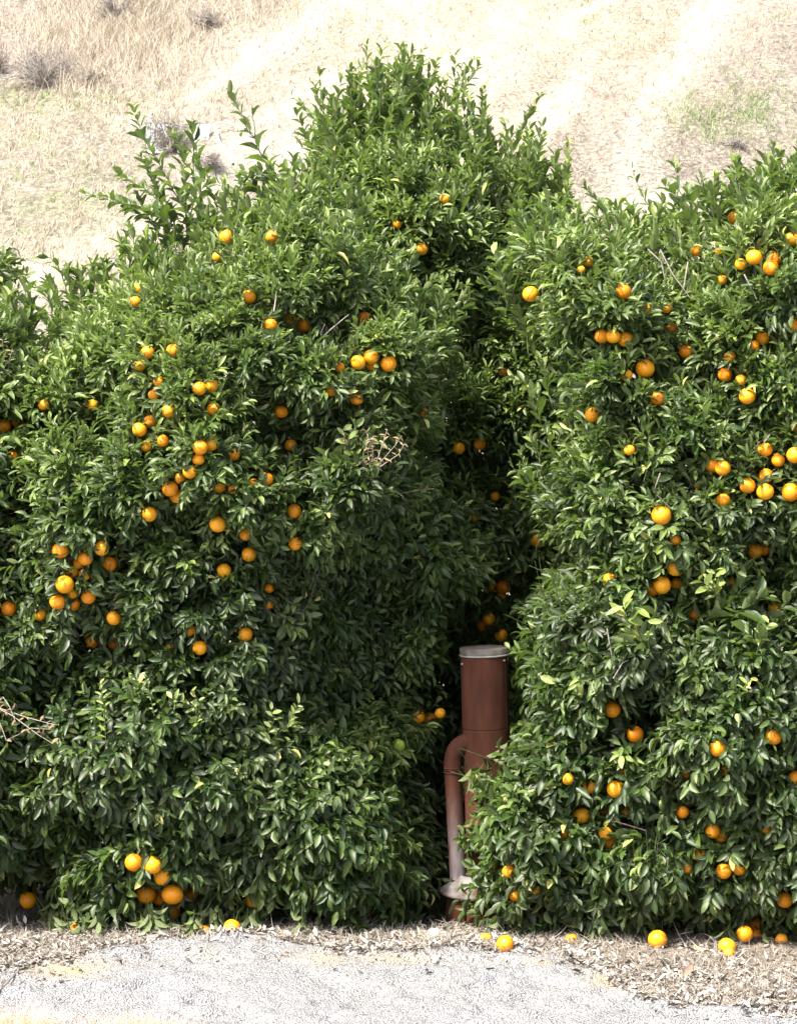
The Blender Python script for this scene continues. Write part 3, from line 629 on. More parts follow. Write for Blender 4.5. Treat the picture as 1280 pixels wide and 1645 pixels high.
TR['R'] = Tree('orange_tree', 'dense orange tree filling the right side, overlapping the rusty standpipe',
    [(826, 455), (822, 420), (845, 385), (880, 365), (930, 372), (980, 375), (1010, 370), (1060, 385), (1110, 370), (1160, 345), (1190, 312), (1240, 292), (1300, 280), (1430, 320), (1510, 500), (1530, 900), (1510, 1400), (1410, 1512), (1250, 1518),
     (1150, 1510), (1050, 1508), (950, 1508), (830, 1516), (752, 1510), (738, 1455), (748, 1400), (762, 1345), (754, 1298), (785, 1245), (828, 1215), (842, 1150), (836, 1085), (846, 1020), (862, 970), (900, 900), (880, 840), (868, 750), (905, 705),
     (922, 640), (885, 570), (868, 520), (872, 482)], .72, .9, 140,
    [(1110, 560, 55, 90, .32), (1250, 930, 45, 60, .42), (1110, 960, 55, 40, .22), (880, 410, 80, 60, -.12), (970, 1310, 70, 50, .2), (1200, 1200, 120, 90, -.12), (1130, 1480, 70, 30, .2), (960, 640, 60, 90, -.1), (1200, 1440, 60, 60, .1), (1070, 450, 60, 60, .2), (1040, 1100, 90, 60, -.1)],
    1150, 23, 1.0, .080)
TR['F'] = Tree('orange_tree', 'orange tree cut off by the picture edge at far left, with pale upright leaves',
    [(-230, 490), (-100, 470), (-20, 520), (22, 550), (45, 590), (62, 620), (60, 720), (30, 800), (28, 900), (30, 1020), (60, 1120), (76, 1200), (50, 1300), (48, 1385), (0, 1400), (-230, 1440)],
    .80, .75, 110, [(40, 1150, 60, 60, .2)], -120, 24, .9, .095)
TR['D'] = Tree('orange_tree', 'dark orange tree farther back whose branch tips peek in at the upper left edge',
    [(-260, 400), (-100, 370), (-10, 405), (8, 420), (6, 450), (-8, 500), (-40, 700), (-40, 1250), (-260, 1300)], 5.2, .8, 90, [], -140, 25, .8, .085)

NDEN = dict(L=1.0, B=.9, R=1.0, F=.9, D=.6)
for k, t in TR.items():
    q = NDEN[k]
    t.shoots(240 * q, .075)
    t.shoots(130 * q, .17, nl=(6, 9))
    t.shoots(85 * q, .30, lod=1, nl=(7, 10), Lmul=1.35)
    t.shoots(60 * q, .07, back=True, lod=1, nl=(7, 10), Lmul=1.45)
    t.inner(int(14000 * (1 if k in 'LBR' else .4)), .3, 1.6)
    t.branches(dict(L=16, B=9, R=14, F=6, D=3)[k], .075)

L_, B_, R_, F_ = TR['L'], TR['B'], TR['R'], TR['F']
# upright shoots above the crowns
for pth, y, kw in [
    ([(318, 380), (285, 320), (250, 260), (225, 215), (208, 172)], .9, {}), ([(275, 400), (262, 340), (250, 290), (228, 250)], .95, dict(tint=.5)), ([(300, 380), (300, 300), (292, 240), (275, 205)], 1.0, dict(tint=.6)),
    ([(320, 370), (322, 300), (318, 235)], .9, dict(tint=.55)), ([(280, 370), (240, 335), (190, 330), (142, 318)], .9, dict(tint=.5)), ([(285, 350), (245, 310), (212, 290), (195, 285)], 1.05, {}), ([(305, 360), (312, 290), (305, 220), (300, 200)], 1.2, dict(tint=.45)),
    ([(335, 380), (270, 345), (215, 350), (175, 325)], 1.0, dict(tint=.45)), ([(262, 380), (235, 340), (218, 300)], 1.1, dict(tint=.4)), ([(296, 395), (270, 330), (240, 285), (236, 262)], 1.0, dict(tint=.55)),
    ([(340, 380), (350, 330), (330, 285), (328, 270)], 1.1, dict(tint=.4)),
    ([(445, 320), (430, 270), (408, 225), (385, 185), (362, 140)], .95, dict(step=.026, leafL=1.25, tint=.45, r0=.006)), ([(415, 235), (404, 195), (398, 165)], .95, dict(step=.05, tint=.4)),
    ([(470, 320), (440, 280), (400, 275), (385, 285)], 1.0, dict(tint=.55)), ([(480, 330), (485, 290), (492, 262)], 1.0, {}), ([(520, 340), (530, 300), (545, 275)], 1.0, {}), ([(430, 330), (410, 300), (380, 310)], 1.0, {}),
    ([(110, 480), (95, 440), (78, 420), (62, 418)], 1.0, dict(leafL=.8, tint=.85)), ([(150, 470), (120, 440), (112, 428)], 1.05, dict(leafL=.8, tint=.7)), ([(90, 500), (75, 470), (62, 460)], 1.0, dict(leafL=.7, tint=.8)),
    ([(170, 460), (160, 430), (152, 425)], 1.0, dict(tint=.8)), ([(220, 420), (210, 392), (206, 380)], 1.0, {}), ([(700, 540), (730, 500), (752, 482)], .6, dict(tint=.55)), ([(690, 520), (715, 492), (722, 476)], .62, dict(tint=.55)), ([(660, 500), (672, 468), (690, 455)], .65, dict(tint=.55))]:
    L_.sprout(pth, y, **kw)
rb = np.random.default_rng(5)
for (u, v, tv, du) in [(560, 250, 120, 6), (572, 240, 95, -6), (600, 230, 112, 12), (618, 220, 105, 4), (640, 210, 76, 2), (655, 215, 72, -6), (668, 220, 88, 4), (688, 220, 108, 0), (700, 240, 118, 8), (735, 250, 158, 4), (752, 240, 108, -10), (762, 250, 140, 10),
                       (790, 260, 190, -8), (830, 290, 205, 2), (835, 300, 230, 10), (870, 310, 240, 8), (895, 330, 268, 6), (905, 340, 300, 12), (530, 260, 175, -8), (545, 260, 200, -30), (520, 250, 212, -18), (585, 240, 140, -4), (632, 230, 130, 6), (712, 250, 165, -4), (775, 270, 205, 4), (810, 280, 240, -4),
                       (605, 250, 150, 8), (672, 240, 130, -4), (645, 240, 110, 10), (850, 310, 262, 0), (505, 290, 235, -6), (740, 280, 190, 0), (660, 250, 140, 2), (590, 260, 170, 6), (690, 260, 150, 4)]:
    B_.sprout([(u, v + 70), (u + du * .3, v + 10), (u + du * .7, (v + tv) / 2), (u + du, tv)], 2.1 + rb.uniform(-.4, .3), leafL=rb.uniform(.8, 1.1), step=.017, tint=rb.uniform(.5, .8), spread=.95)
for pth, y, kw in [
    ([(1075, 400), (1045, 350), (1025, 310), (1013, 275)], .5, dict(step=.03, leafL=.75, tint=.65)), ([(1130, 390), (1105, 335), (1085, 290), (1076, 248)], .5, dict(step=.03, leafL=.9, tint=.6)), ([(1120, 370), (1110, 340), (1100, 320), (1098, 305)], .45, dict(leafL=1.3, tint=.7, step=.03)),
    ([(1150, 370), (1135, 320), (1125, 290)], .5, dict(leafL=1.1)), ([(1190, 340), (1180, 290), (1180, 252)], .5, dict(leafL=1.0, tint=.5)), ([(1230, 330), (1228, 290), (1236, 255)], .5, dict(leafL=1.2, tint=.5)), ([(1260, 320), (1255, 280), (1275, 255)], .5, dict(leafL=1.1)),
    ([(1200, 340), (1205, 300), (1215, 285)], .5, dict(leafL=1.1)), ([(1285, 300), (1282, 275), (1290, 250)], .4, {}), ([(1160, 360), (1140, 310), (1150, 285)], .4, dict(leafL=1.1)), ([(1010, 400), (1004, 370), (1006, 345)], .45, {}), ([(1040, 400), (1050, 370), (1060, 352)], .45, {}),
    ([(900, 400), (880, 360), (868, 338)], .5, dict(tint=.6)), ([(860, 400), (840, 370), (828, 350)], .5, dict(tint=.6)), ([(850, 410), (815, 405), (800, 408)], .4, dict(tint=.6)), ([(940, 390), (925, 362), (908, 350)], .5, dict(tint=.6)),
    ([(850, 1290), (800, 1290), (752, 1268)], .05, dict(tint=.5)), ([(850, 1310), (800, 1312), (742, 1302)], .05, dict(tint=.4)), ([(860, 1240), (820, 1235), (792, 1200)], .1, dict(tint=.5)), ([(850, 1370), (800, 1375), (750, 1365)], .05, dict(tint=.4)), ([(870, 1060), (835, 1045), (815, 1040)], .2, dict(tint=.6))]:
    R_.sprout(pth, y, **kw)
for pth, y, kw in [([(20, 560), (40, 500), (35, 440)], .5, dict(leafL=1.1, tint=.7)), ([(60, 600), (50, 520), (48, 455)], .5, dict(leafL=1.1, tint=.65)), ([(30, 620), (18, 540), (10, 470)], .3, dict(leafL=1.3, tint=.8)), ([(50, 560), (25, 500), (4, 455)], .35, dict(leafL=1.4, tint=.7, step=.03)), ([(70, 620), (40, 560), (20, 510)], .3, dict(leafL=1.2, tint=.75)), ([(60, 680), (20, 620), (5, 580)], .3, dict(tint=.8))]:
    F_.sprout(pth, y, **kw)
for pth in [[(-30, 440), (5, 430), (30, 422)], [(-30, 420), (5, 410), (22, 395)], [(-20, 470), (10, 445), (24, 438)], [(-30, 480), (0, 455), (16, 448)]]:
    TR['D'].sprout(pth, 4.9, leafL=1.0, tint=.25)

# large dark leaves in the middle of the right tree, and loose shoots breaking the crowns' outlines
for pth in [[(1130, 1000), (1160, 975), (1185, 950)], [(1120, 960), (1090, 985), (1075, 1010)], [(1160, 990), (1200, 970), (1225, 950)], [(1200, 1010), (1235, 985), (1260, 970)], [(1060, 1050), (1030, 1035), (1000, 1025)], [(1180, 960), (1192, 940), (1195, 920)], [(1230, 1060), (1215, 1035), (1195, 1020)], [(1060, 985), (1040, 1000), (1020, 1020)]]:
    R_.sprout(pth, float(R_.fy(pth[1][0], pth[1][1])) - .06, leafL=1.45, step=.016, tint=.45)
def fringe(t, pts, n_, y0, y1, l0, l1, dx, tint, seed):
    q = np.random.default_rng(seed); pts = np.asarray(pts, float); x = np.linspace(0, len(pts) - 1, n_)
    for a in x:
        u = np.interp(a, np.arange(len(pts)), pts[:, 0]) + q.normal(0, 8); v = np.interp(a, np.arange(len(pts)), pts[:, 1]) + q.normal(0, 6); l = q.uniform(l0, l1); e = q.normal(dx, .3) * l
        t.sprout([(u - e * .4, v + 45), (u, v + 8), (u + e * .5, v - l * .5), (u + e * (1 + q.normal(0, .3)), v - l)], q.uniform(y0, y1), leafL=q.uniform(.75, 1.1), step=.015, tint=np.clip(q.normal(tint, .1), .3, .9), spread=q.uniform(.7, 1.1))
fringe(L_, [(80, 520), (150, 470), (240, 415), (340, 375), (430, 312), (500, 290), (580, 350)], 50, .4, 1.2, 16, 66, -.15, .7, 1)
fringe(R_, [(820, 430), (870, 365), (960, 370), (1060, 380), (1160, 345), (1230, 300), (1300, 285)], 46, .1, .8, 16, 62, -.15, .7, 2)
fringe(B_, [(510, 240), (560, 215), (610, 185), (680, 190), (760, 230), (840, 290), (905, 335)], 58, 1.5, 2.3, 40, 120, .0, .72, 3)
fringe(B_, [(580, 170), (620, 140), (650, 125), (690, 150)], 9, 1.7, 2.2, 15, 45, .0, .75, 4)
fringe(B_, [(830, 270), (870, 300), (905, 340), (915, 390)], 12, 1.5, 2.0, 20, 60, .3, .7, 6)
fringe(R_, [(830, 470), (815, 430), (850, 520), (880, 600), (870, 740), (860, 800)], 18, .2, .6, 10, 45, -.9, .7, 7)
fringe(L_, [(600, 440), (660, 470), (720, 520), (700, 600)], 20, .3, .7, 14, 55, .6, .66, 8)
# pale young shoots and withered shoots: parts of their trees
def shoot_part(t, name, paths, y_off, mat, twmat, leafL, step, tint, Wd=.4, curl=.1, up=.6):
    A = Leaves(); tb = Tubes(4); r = t.r
    allp = np.concatenate([np.asarray(q, float) for q in paths]); y = t.fy(allp[:, 0], allp[:, 1]).min() - y_off; root_ = np.asarray(paths[0][0], float)
    for pth in paths:
        pth = np.concatenate([[root_], np.asarray(pth, float)[0 if paths[0][0] != pth[0] else 1:]]); K = P(pth[:, 0], pth[:, 1], np.linspace(y + .05, y, len(pth)))
        tb.add(K, .003, .0014); tot = np.linalg.norm(np.diff(K, axis=0), axis=1).sum(); n_ = max(3, int(tot / step)); x = (np.arange(n_) + .8) / n_ * (len(K) - 1)
        O = np.stack([np.interp(x, np.arange(len(K)), K[:, c]) for c in range(3)], -1); d = nrm(K[-1] - K[0]); ph = np.arange(n_) * 2.4 + r.uniform(0, 6)
        a = nrm(np.cross(d, [0.1, 1, .2])); b = np.cross(d, a); D = nrm((a * np.cos(ph)[:, None] * 1.1 + b * np.sin(ph)[:, None] * .5) + d * up + r.normal(0, .2, (n_, 3)))
        A.add(O, D, np.array([0, -.8, .7]) + r.normal(0, .3, (n_, 3)), leafL * r.uniform(.6, 1.2, n_), Wd * r.uniform(.7, 1.2, n_), curl + r.normal(0, .1, n_), r.uniform(.2, .7, n_), np.clip(tint + r.normal(0, .03, n_), 0, 1))
    cat_ = A.cat(); br = obj(name, tb.mesh(name, twmat, t.base), t.root)
    one = mk_mesh('leaf', cat_, t.base, mat)
    # every leaf of the shoot its own sub-part
    bpy.data.meshes.remove(one)
    for k in range(len(cat_[0])):
        o = obj('leaf', mk_mesh('leaf', [a[k:k + 1] for a in cat_], cat_[0][k], mat), br, cat_[0][k] - t.base)
    return br
YS = [('L', [[(170, 1190), (168, 1140), (160, 1098)]], .045, .95), ('L', [[(248, 1150), (240, 1110), (232, 1085)]], .03, .93), ('L', [[(320, 1165), (312, 1135), (275, 1122)], [(316, 1160), (322, 1130), (306, 1110)]], .05, .95),
      ('L', [[(430, 1195), (465, 1160), (480, 1130)], [(425, 1190), (440, 1160), (436, 1140)]], .05, .9), ('R', [[(1150, 960), (1145, 940), (1150, 915)], [(1150, 955), (1135, 940), (1122, 932)]], .075, .965), ('R', [[(1030, 1030), (1005, 990), (1000, 970)], [(1035, 1035), (1030, 1010), (1045, 992)]], .095, .955),
      ('R', [[(1190, 1120), (1196, 1105), (1205, 1090)]], .055, .985), ('R', [[(1215, 1050), (1225, 1020), (1235, 1000)]], .05, .95), ('L', [[(500, 310), (470, 285), (455, 268)]], .06, .95), ('L', [[(560, 720), (565, 700), (572, 680)], [(570, 735), (560, 710), (550, 690)]], .06, .9)]
for key, pths, ll, tn in YS: shoot_part(TR[key], 'young_shoot', pths, .10, M_LEAF, M_TWIG, ll, .016, tn)
shoot_part(L_, 'withered_shoot', [[(600, 745), (598, 715), (586, 690)], [(604, 745), (615, 712), (622, 690)], [(606, 748), (635, 715), (645, 700)], [(596, 750), (590, 725), (600, 700)], [(610, 750), (640, 730), (650, 712)], [(590, 760), (582, 745), (584, 725)], [(560, 735), (556, 715), (552, 700)]], .12, M_DRYLEAF, M_DEADTWIG, .032, .012, .35, .28, .5, .2)
shoot_part(F_, 'withered_shoot', [[(-10, 1135), (40, 1152), (88, 1165)], [(20, 1150), (60, 1180), (85, 1195)], [(10, 1190), (50, 1170), (80, 1172)], [(5, 1120), (15, 1135), (25, 1160)]], .12, M_DRYLEAF, M_DEADTWIG, .036, .035, .2, .35, .4, .3)
shoot_part(F_, 'withered_shoot', [[(8, 600), (6, 570), (4, 545)], [(12, 600), (16, 575), (20, 560)]], .1, M_DRYLEAF, M_DEADTWIG, .036, .015, .3, .3, .4, .3)
# bare grey twigs showing between the leaves
for t, pths in ((L_, [[(440, 500), (443, 480), (444, 468)], [(500, 560), (530, 530), (560, 505)], [(510, 545), (540, 520), (525, 500)], [(520, 700), (516, 720), (512, 740)], [(525, 560), (515, 535), (522, 520)]]),
                (R_, [[(1060, 400), (1080, 440), (1110, 480)], [(1105, 420), (1100, 450), (1095, 480)], [(1040, 400), (1062, 420), (1070, 460)], [(1195, 440), (1205, 460), (1215, 480)], [(1060, 760), (1050, 790), (1075, 815)], [(985, 1090), (1000, 1065), (1010, 1060)], [(975, 1010), (980, 1040), (985, 1070)]])):
    for pth in pths:
        pth = np.asarray(pth, float); y = t.fy(pth[:, 0], pth[:, 1]).min() - .02; obj_tube('bare_twig', P(pth[:, 0], pth[:, 1], np.full(3, y)) - t.base + t.base, [.004, .003, .0015], M_GREYTWIG, t.root, t.base, 5)
# ------------------------------------------------------------------ oranges: tree | u v radius mode | label
# mode: f free of leaves, h half hidden, p peeping out, d deep inside, g lying on the ground
ORANGES = '''
L|364 381 12 f|bright orange at the top of the left tree, uppermost of its fruit
L|437 380 11 h|leaf-crossed orange at the left tree's top, right of its uppermost fruit
L|350 412 9 h|small sunlit orange just below the uppermost fruit of the left tree
L|217 485 10 f|yellowish orange near the upper left shoulder of the left tree
L|225 462 9 p|orange tip peeping out above the yellowish one on the left shoulder
L|400 476 12 h|reddish orange crossed by a leaf below the left tree's top fruit
L|435 522 11 f|single orange hanging under a bare grey twig in the left tree
L|468 511 11 h|rear orange of a touching pair beside the bare twigs, left tree
L|487 522 12 f|front orange of a touching pair beside the bare twigs, left tree
L|586 511 11 h|orange above the row of four near the left tree's right side
L|575 582 12 f|leftmost of the four close oranges in a row, left tree right side
L|596 573 12 f|highest of the four close oranges in a row, with a leaf tip over it
L|598 588 10 h|darker orange tucked behind the highest of the row of four
L|624 584 13 f|rightmost and roundest of the four close oranges in a row
L|545 590 9 d|shaded orange deep left of the row of four
L|531 628 9 d|dark red orange deep below left of the row of four
L|573 641 10 h|orange with its upper right hidden, below the row of four
L|678 660 9 h|lone dim orange at the left tree's right edge below the leafy tips
L|278 563 11 f|clear round orange right of the leaf-covered crescent pair, left tree
L|237 566 11 h|yellow orange mostly behind leaves, upper of the crescent pair
L|224 585 11 h|thin crescent of orange behind leaves, lower left of its pair
L|255 613 9 p|bit of orange showing below the leaf-covered crescent pair
L|320 624 12 f|full round orange, left one of a pair in the left tree's middle
L|340 619 11 h|half covered orange, right one of a pair beside the full round one
L|343 657 11 h|orange with its left side covered, under the middle pair
L|271 660 11 f|clean round orange alone left of the half covered one
L|242 677 11 d|dark orange behind leaves just below the clean round one
L|224 690 12 h|reddish orange lower left of the clean round one
L|247 634 9 p|small reddish patch of orange above the clean round one
L|262 708 10 h|orange under leaves halfway down, left of the stacked three
L|235 716 10 h|partly covered orange at the left end, level with the stacked three
L|322 719 12 f|front orange of three stacked together, left tree middle
L|338 713 12 h|rear right orange of three stacked together, left tree middle
L|319 738 10 h|lowest orange of three stacked together, left tree middle
L|375 730 11 h|orange capped by pale leaves, right of the stacked three
L|452 661 11 f|bright lone orange right of centre in the left tree
L|467 715 10 h|orange half capped by a leaf, below the bright lone one
L|305 758 12 h|reddish orange above the touching pair, left tree
L|289 768 9 d|dim orange peeping between the reddish one and the touching pair
L|273 785 13 f|left orange of the touching pair under the stacked three
L|284 797 12 h|lower right orange of the touching pair, in shade
L|352 781 11 h|first from the left in the row of four under drooping leaves
L|375 786 9 h|second from the left in the row of four under drooping leaves
L|407 777 9 h|third from the left in the row of four under drooping leaves
L|427 770 12 h|last on the right in the row of four under drooping leaves
L|240 826 12 f|orange with a pale leaf over its top, above the big cluster
L|350 842 14 f|large clear orange alone in the lower middle of the left tree
L|395 858 11 d|very dark orange right of the large clear one
L|472 821 12 f|upper of two oranges one above the other, left tree right of centre
L|474 873 11 f|lower of two oranges one above the other, left tree right of centre
L|400 891 12 f|orange with a dark navel spot, upper right of the leaf-capped one
L|360 917 12 h|orange capped by hanging leaves, lower left of the spotted one
L|97 884 14 h|top left orange of the big cluster, overlapped by leaves
L|163 881 12 f|top right orange of the big cluster
L|175 906 13 f|right hand orange of the big cluster, under its top right one
L|137 897 12 h|middle upper orange of the big cluster, in light shade
L|127 904 10 d|shaded orange behind the middle upper one of the big cluster
L|116 918 11 h|reddish orange in the centre of the big cluster
L|136 923 10 p|cut-off looking orange behind leaves, right of the cluster's centre
L|104 939 15 f|largest and brightest orange of the big cluster
L|116 952 10 d|reddish orange directly behind the largest of the big cluster
L|93 967 13 f|orange under the largest one, lower left of the big cluster
L|117 970 12 h|orange crossed by a leaf at the bottom of the big cluster
L|142 959 12 h|orange notched by a leaf, lower right of the big cluster
L|64 987 11 h|dim orange lower left of the big cluster
L|14 978 13 f|orange at the left picture edge beside the big cluster
L|183 993 12 f|orange with a leaf over its top, lower right below the big cluster
L|148 1031 12 h|left orange of the two lowest under the big cluster
L|185 1034 12 h|right orange of the two lowest under the big cluster, leaf across it
L|232 927 7 d|small dark glimpse of orange between big cluster and left tree centre
L|303 1012 11 h|orange under two leaves, upper left of the capped pair
L|321 1041 12 f|orange hanging below two leaves at the shaded band of the left tree
L|274 1038 8 p|sliver of orange left of the one below two leaves
L|394 1019 12 f|round orange alone above the dark band of the left tree
L|430 970 10 h|orange half behind a leaf, upper right of the round lone one
L|432 944 9 d|reddish glimpse of orange above the half hidden one
L|4 685 14 f|big orange cut by the left picture edge
L|25 676 11 h|orange touching the big one at the left picture edge
L|22 731 10 h|crescent of orange below the big one at the left picture edge
L|70 650 9 p|reddish glimpse of orange in the upper left foliage
L|148 650 9 p|brownish orange glimpse beside the dark hollow, upper left
L|215 1386 15 f|upper left orange of the lowest big bunch
L|245 1390 15 f|upper right orange of the lowest big bunch
L|260 1409 14 h|orange behind the upper right one of the lowest bunch
L|235 1437 16 f|left orange of the lowest big bunch
L|277 1437 18 f|largest, brightest orange of the lowest big bunch
L|258 1443 14 d|shaded orange wedged in the middle of the lowest bunch
L|275 1463 16 h|shaded orange at the bottom of the lowest big bunch
L|308 1438 11 d|dim orange right of the lowest big bunch
L|299 1473 10 p|dim glimpse of orange lower right of the lowest bunch
L|45 1447 14 f|single orange hanging free over the gap at lower left
L|373 1491 14 f|orange just above the ground, clear of leaves, right of lowest bunch
L|328 1499 12 h|orange touching the litter left of the clear low one
L|407 1446 13 h|dim orange split by a leaf, above right of the clear low one
L|500 1478 13 d|dark orange under the skirt, left of a shaded pair
L|522 1487 11 d|dark orange under the skirt, right of a shaded pair
L|602 1476 15 d|large brownish orange in the dark under the skirt behind dry weeds
L|122 1492 9 p|reddish glimpse of orange at the left tree's bottom left
L|670 1152 13 h|left orange of the shaded trio above the green unripe one
L|690 1156 12 h|middle orange of the shaded trio above the green unripe one
L|707 1146 9 d|right orange of the shaded trio above the green unripe one
B|676 400 11 f|single orange high on the tall back tree
B|714 318 8 h|small yellow orange near the top of the tall back tree
B|638 360 7 p|tiny orange glimpse upper left of the back tree's single fruit
B|737 720 10 h|orange with its left side covered, middle of the back tree
B|770 713 10 d|dark orange right of the half covered one, back tree
B|809 598 9 d|dark red orange in the back tree's upper gap
B|795 797 8 d|dull orange glimpse at the centre of the back tree
B|763 831 8 h|small orange left of the dull centre one, back tree
B|865 797 8 d|dark orange against the right tree's edge
B|862 867 12 f|clear round orange in the gap between back and right trees
B|808 943 12 f|front orange of the dark trio above the pipe
B|793 943 10 h|left orange of the dark trio above the pipe
B|806 958 8 h|bottom orange of the dark trio above the pipe
B|785 995 11 f|upper orange of the three right above the pipe cap
B|775 1005 10 h|left orange of the three right above the pipe cap
B|805 1021 11 f|right orange of the three, nearly touching the pipe cap
R|852 472 13 f|bright yellow orange hanging off the right tree's upper left corner
R|1001 468 13 f|round yellow orange at the right tree's top, right of the corner one
R|1211 413 13 f|clear orange of the group at the right tree's upper right
R|1190 424 10 h|orange touching the left side of the upper right group's clear one
R|1238 430 13 h|lower right orange of the upper right group
R|1243 415 12 h|orange behind the upper right group's lower right one
R|967 540 12 f|left orange of three in a row, right tree upper left
R|985 540 12 h|middle orange of three in a row, leaf across it
R|1005 545 13 h|right orange of three in a row, crossed by dark leaves
R|1103 564 13 h|orange notched by a leaf beside the dark hollow, right tree
R|1036 592 15 f|large orange below the row of three, right tree
R|1006 603 10 p|orange glimpse left of the large one, right tree
R|952 666 13 f|orange hanging at the right tree's left flank, clear of leaves
R|1057 640 12 h|half moon orange behind leaves, below the large one
R|1224 543 12 h|orange notched from below at upper right, higher of its pair
R|1210 556 10 h|orange lower left in the notched pair at upper right
R|1172 574 10 p|bit of orange above the tipped pair, right tree
R|1165 602 12 h|orange under a leaf, upper left of the deep round one
R|1190 610 9 p|small orange glimpse between two larger ones, right tree
R|1200 636 14 f|deep round orange in shade on the right tree
R|1275 522 12 h|orange cut by the right picture edge below the upper right group
R|1276 684 10 h|orange slice at the right picture edge in the middle
R|1011 723 9 p|yellow glimpse of orange in the centre left of the right tree
R|1229 722 12 f|top orange of the right edge group
R|1250 739 11 f|small orange in the middle of the right edge group
R|1277 731 14 f|yellow orange of the right edge group, cut by the picture edge
R|1145 747 12 h|left orange of a touching pair with a pale leaf beside
R|1161 752 13 f|right orange of a touching pair with a pale leaf beside
R|1230 764 12 h|orange sitting right on top of another in the right edge group
R|1200 780 13 h|orange crossed by leaves, lower left of the right edge group
R|1229 790 14 f|large round orange at the bottom of the right edge group
R|1270 791 15 f|lowest right orange of the right edge group, in shade
R|1162 803 12 h|orange torn by leaves below the pair with the pale leaf
R|1062 828 16 f|very large orange with a leaf notch, centre of the right tree
R|1085 868 9 d|dark glimpse of orange under the very large one
R|1212 885 13 f|front orange of a pair in the right tree's lower middle
R|1228 883 11 h|rear orange of a pair in the right tree's lower middle
R|1085 912 14 h|top orange of the cluster of four, right tree centre
R|1063 940 15 f|brightest front orange of the cluster of four
R|1087 938 11 d|shaded orange right behind the brightest of the four
R|1048 947 12 d|shaded orange at lower left behind the brightest of the four
R|979 930 10 p|ragged bit of orange left of the cluster of four
R|1115 987 11 d|dark orange below right of the cluster of four
R|1175 935 9 d|very dark orange deep in the hollow right of the young shoot
R|1245 978 12 d|dark orange in the hollow near the right picture edge
R|983 1140 14 f|bright yellow orange right of the pipe, under pale leaves
R|928 1142 9 d|dim orange left of the bright yellow one
R|1020 1180 14 f|orange notched on top, below right of the bright yellow one
R|1153 1203 14 h|orange cut in half by leaves, right tree lower middle
R|1242 1184 14 f|round orange near the right edge in the lower half
R|1278 1250 13 h|orange cut by the right edge below the round one
R|1163 1238 9 d|dim glimpse of orange under the halved one
R|1105 1242 10 d|dim orange left of the halved one
R|989 1268 15 f|large round orange right of the pipe, level with its lower part
R|948 1262 14 h|leaf-striped orange left of the large round one
R|912 1252 10 p|small ragged orange farther left of the leaf-striped one
R|999 1242 9 d|dim orange just above the large round one
R|934 1311 14 f|orange beneath the leaf-striped one
R|968 1305 10 d|shaded orange right of the one beneath the striped one
R|1005 1305 10 d|dim orange lower right of the large round one
R|972 1340 12 h|upper orange of the shaded overlapping two
R|981 1354 13 h|lower orange of the shaded overlapping two
R|908 1340 8 d|tiny dim orange left of the shaded overlapping two
R|1096 1305 11 h|orange half hidden left of the central lower pair
R|1145 1335 13 h|left orange of the central lower pair with pale leaf
R|1158 1343 12 h|right orange of the central lower pair, darker
R|1230 1331 9 h|small dim orange right of the central lower pair
R|1125 1375 11 h|orange below left of the central lower pair
R|1103 1395 9 p|streak of orange farther below left of the central pair
R|1162 1400 13 f|left orange of the low row of three
R|1187 1397 11 h|middle orange of the low row of three
R|1210 1413 8 d|faint right orange of the low row of three
R|1260 1446 14 f|orange hanging clear near the lower right corner
R|818 1400 12 h|orange notched by a leaf at the right tree's lower left
R|828 1438 11 h|orange split by leaves under the notched one
R|861 1430 9 d|dark orange right of the split one
R|873 1468 9 h|small orange low on the right tree's left skirt
R|1213 1487 13 f|upper orange of the low trio in the right corner
R|1196 1501 14 f|left orange of the low trio, just over the litter
R|1214 1503 11 d|shaded rear orange of the low trio
R|1255 1510 10 d|dark orange behind hanging leaves at the lower right
R|918 1510 10 d|shaded orange by the grey fallen branch
R|780 1510 11 d|orange half sunk behind leaves left of the fallen yellow one
R|945 420 9 p|reddish glimpse of orange at the right tree's top left
R|933 433 7 p|small yellow glimpse beneath the reddish one at top left
R|1035 496 10 p|orange mostly covered, below the round yellow one
R|1070 493 10 p|orange mostly covered beside bare hanging twigs
R|1160 449 8 d|reddish orange below left of the upper right group
R|1118 402 9 h|orange behind leaves at the right tree's top centre
R|1156 402 8 p|small orange glimpse left of the upper right group
R|1078 528 10 d|dark orange glimpse under the bare hanging twigs
R|1180 350 11 h|topmost orange of the right tree
R|1272 384 13 h|orange near the right picture edge at the very top
R|1120 780 7 p|tiny orange glimpse left of the torn one
G|811 1518 15 g|fallen yellow orange lying on the litter right of the pipe base
G|1168 1521 14 g|fallen yellow orange on the litter at lower right
G|1171 1531 9 g|small yellow piece of fallen fruit against the larger yellow one
G|1056 1510 16 g|large dull fallen orange resting in shade under the right tree
L|640 1198 11 u|single green unripe orange hanging below the shaded trio
'''
seg, rings = 20, 12
th = np.linspace(0, math.pi, rings + 1); a_ = np.arange(seg) * 2 * math.pi / seg
rr_ = np.sin(th) * (1 - .0 * th); zz_ = np.cos(th) * .97 - .10 * np.exp(-(th / .22) ** 2) + .05 * np.exp(-((math.pi - th) / .14) ** 2)
V = np.stack([rr_[1:-1, None] * np.cos(a_), rr_[1:-1, None] * np.sin(a_), np.broadcast_to(zz_[1:-1, None], (rings - 1, seg))], -1).reshape(-1, 3)
V = np.concatenate([V, [[0, 0, zz_[0]], [0, 0, zz_[-1]]]]); i = np.arange(rings - 2)[:, None] * seg; j = np.arange(seg)[None]; j2 = (j + 1) % seg
Q = np.stack([i + j, i + seg + j, i + seg + j2, i + j2], -1).reshape(-1, 4); nb = len(V) - 2; jj = np.arange(seg)
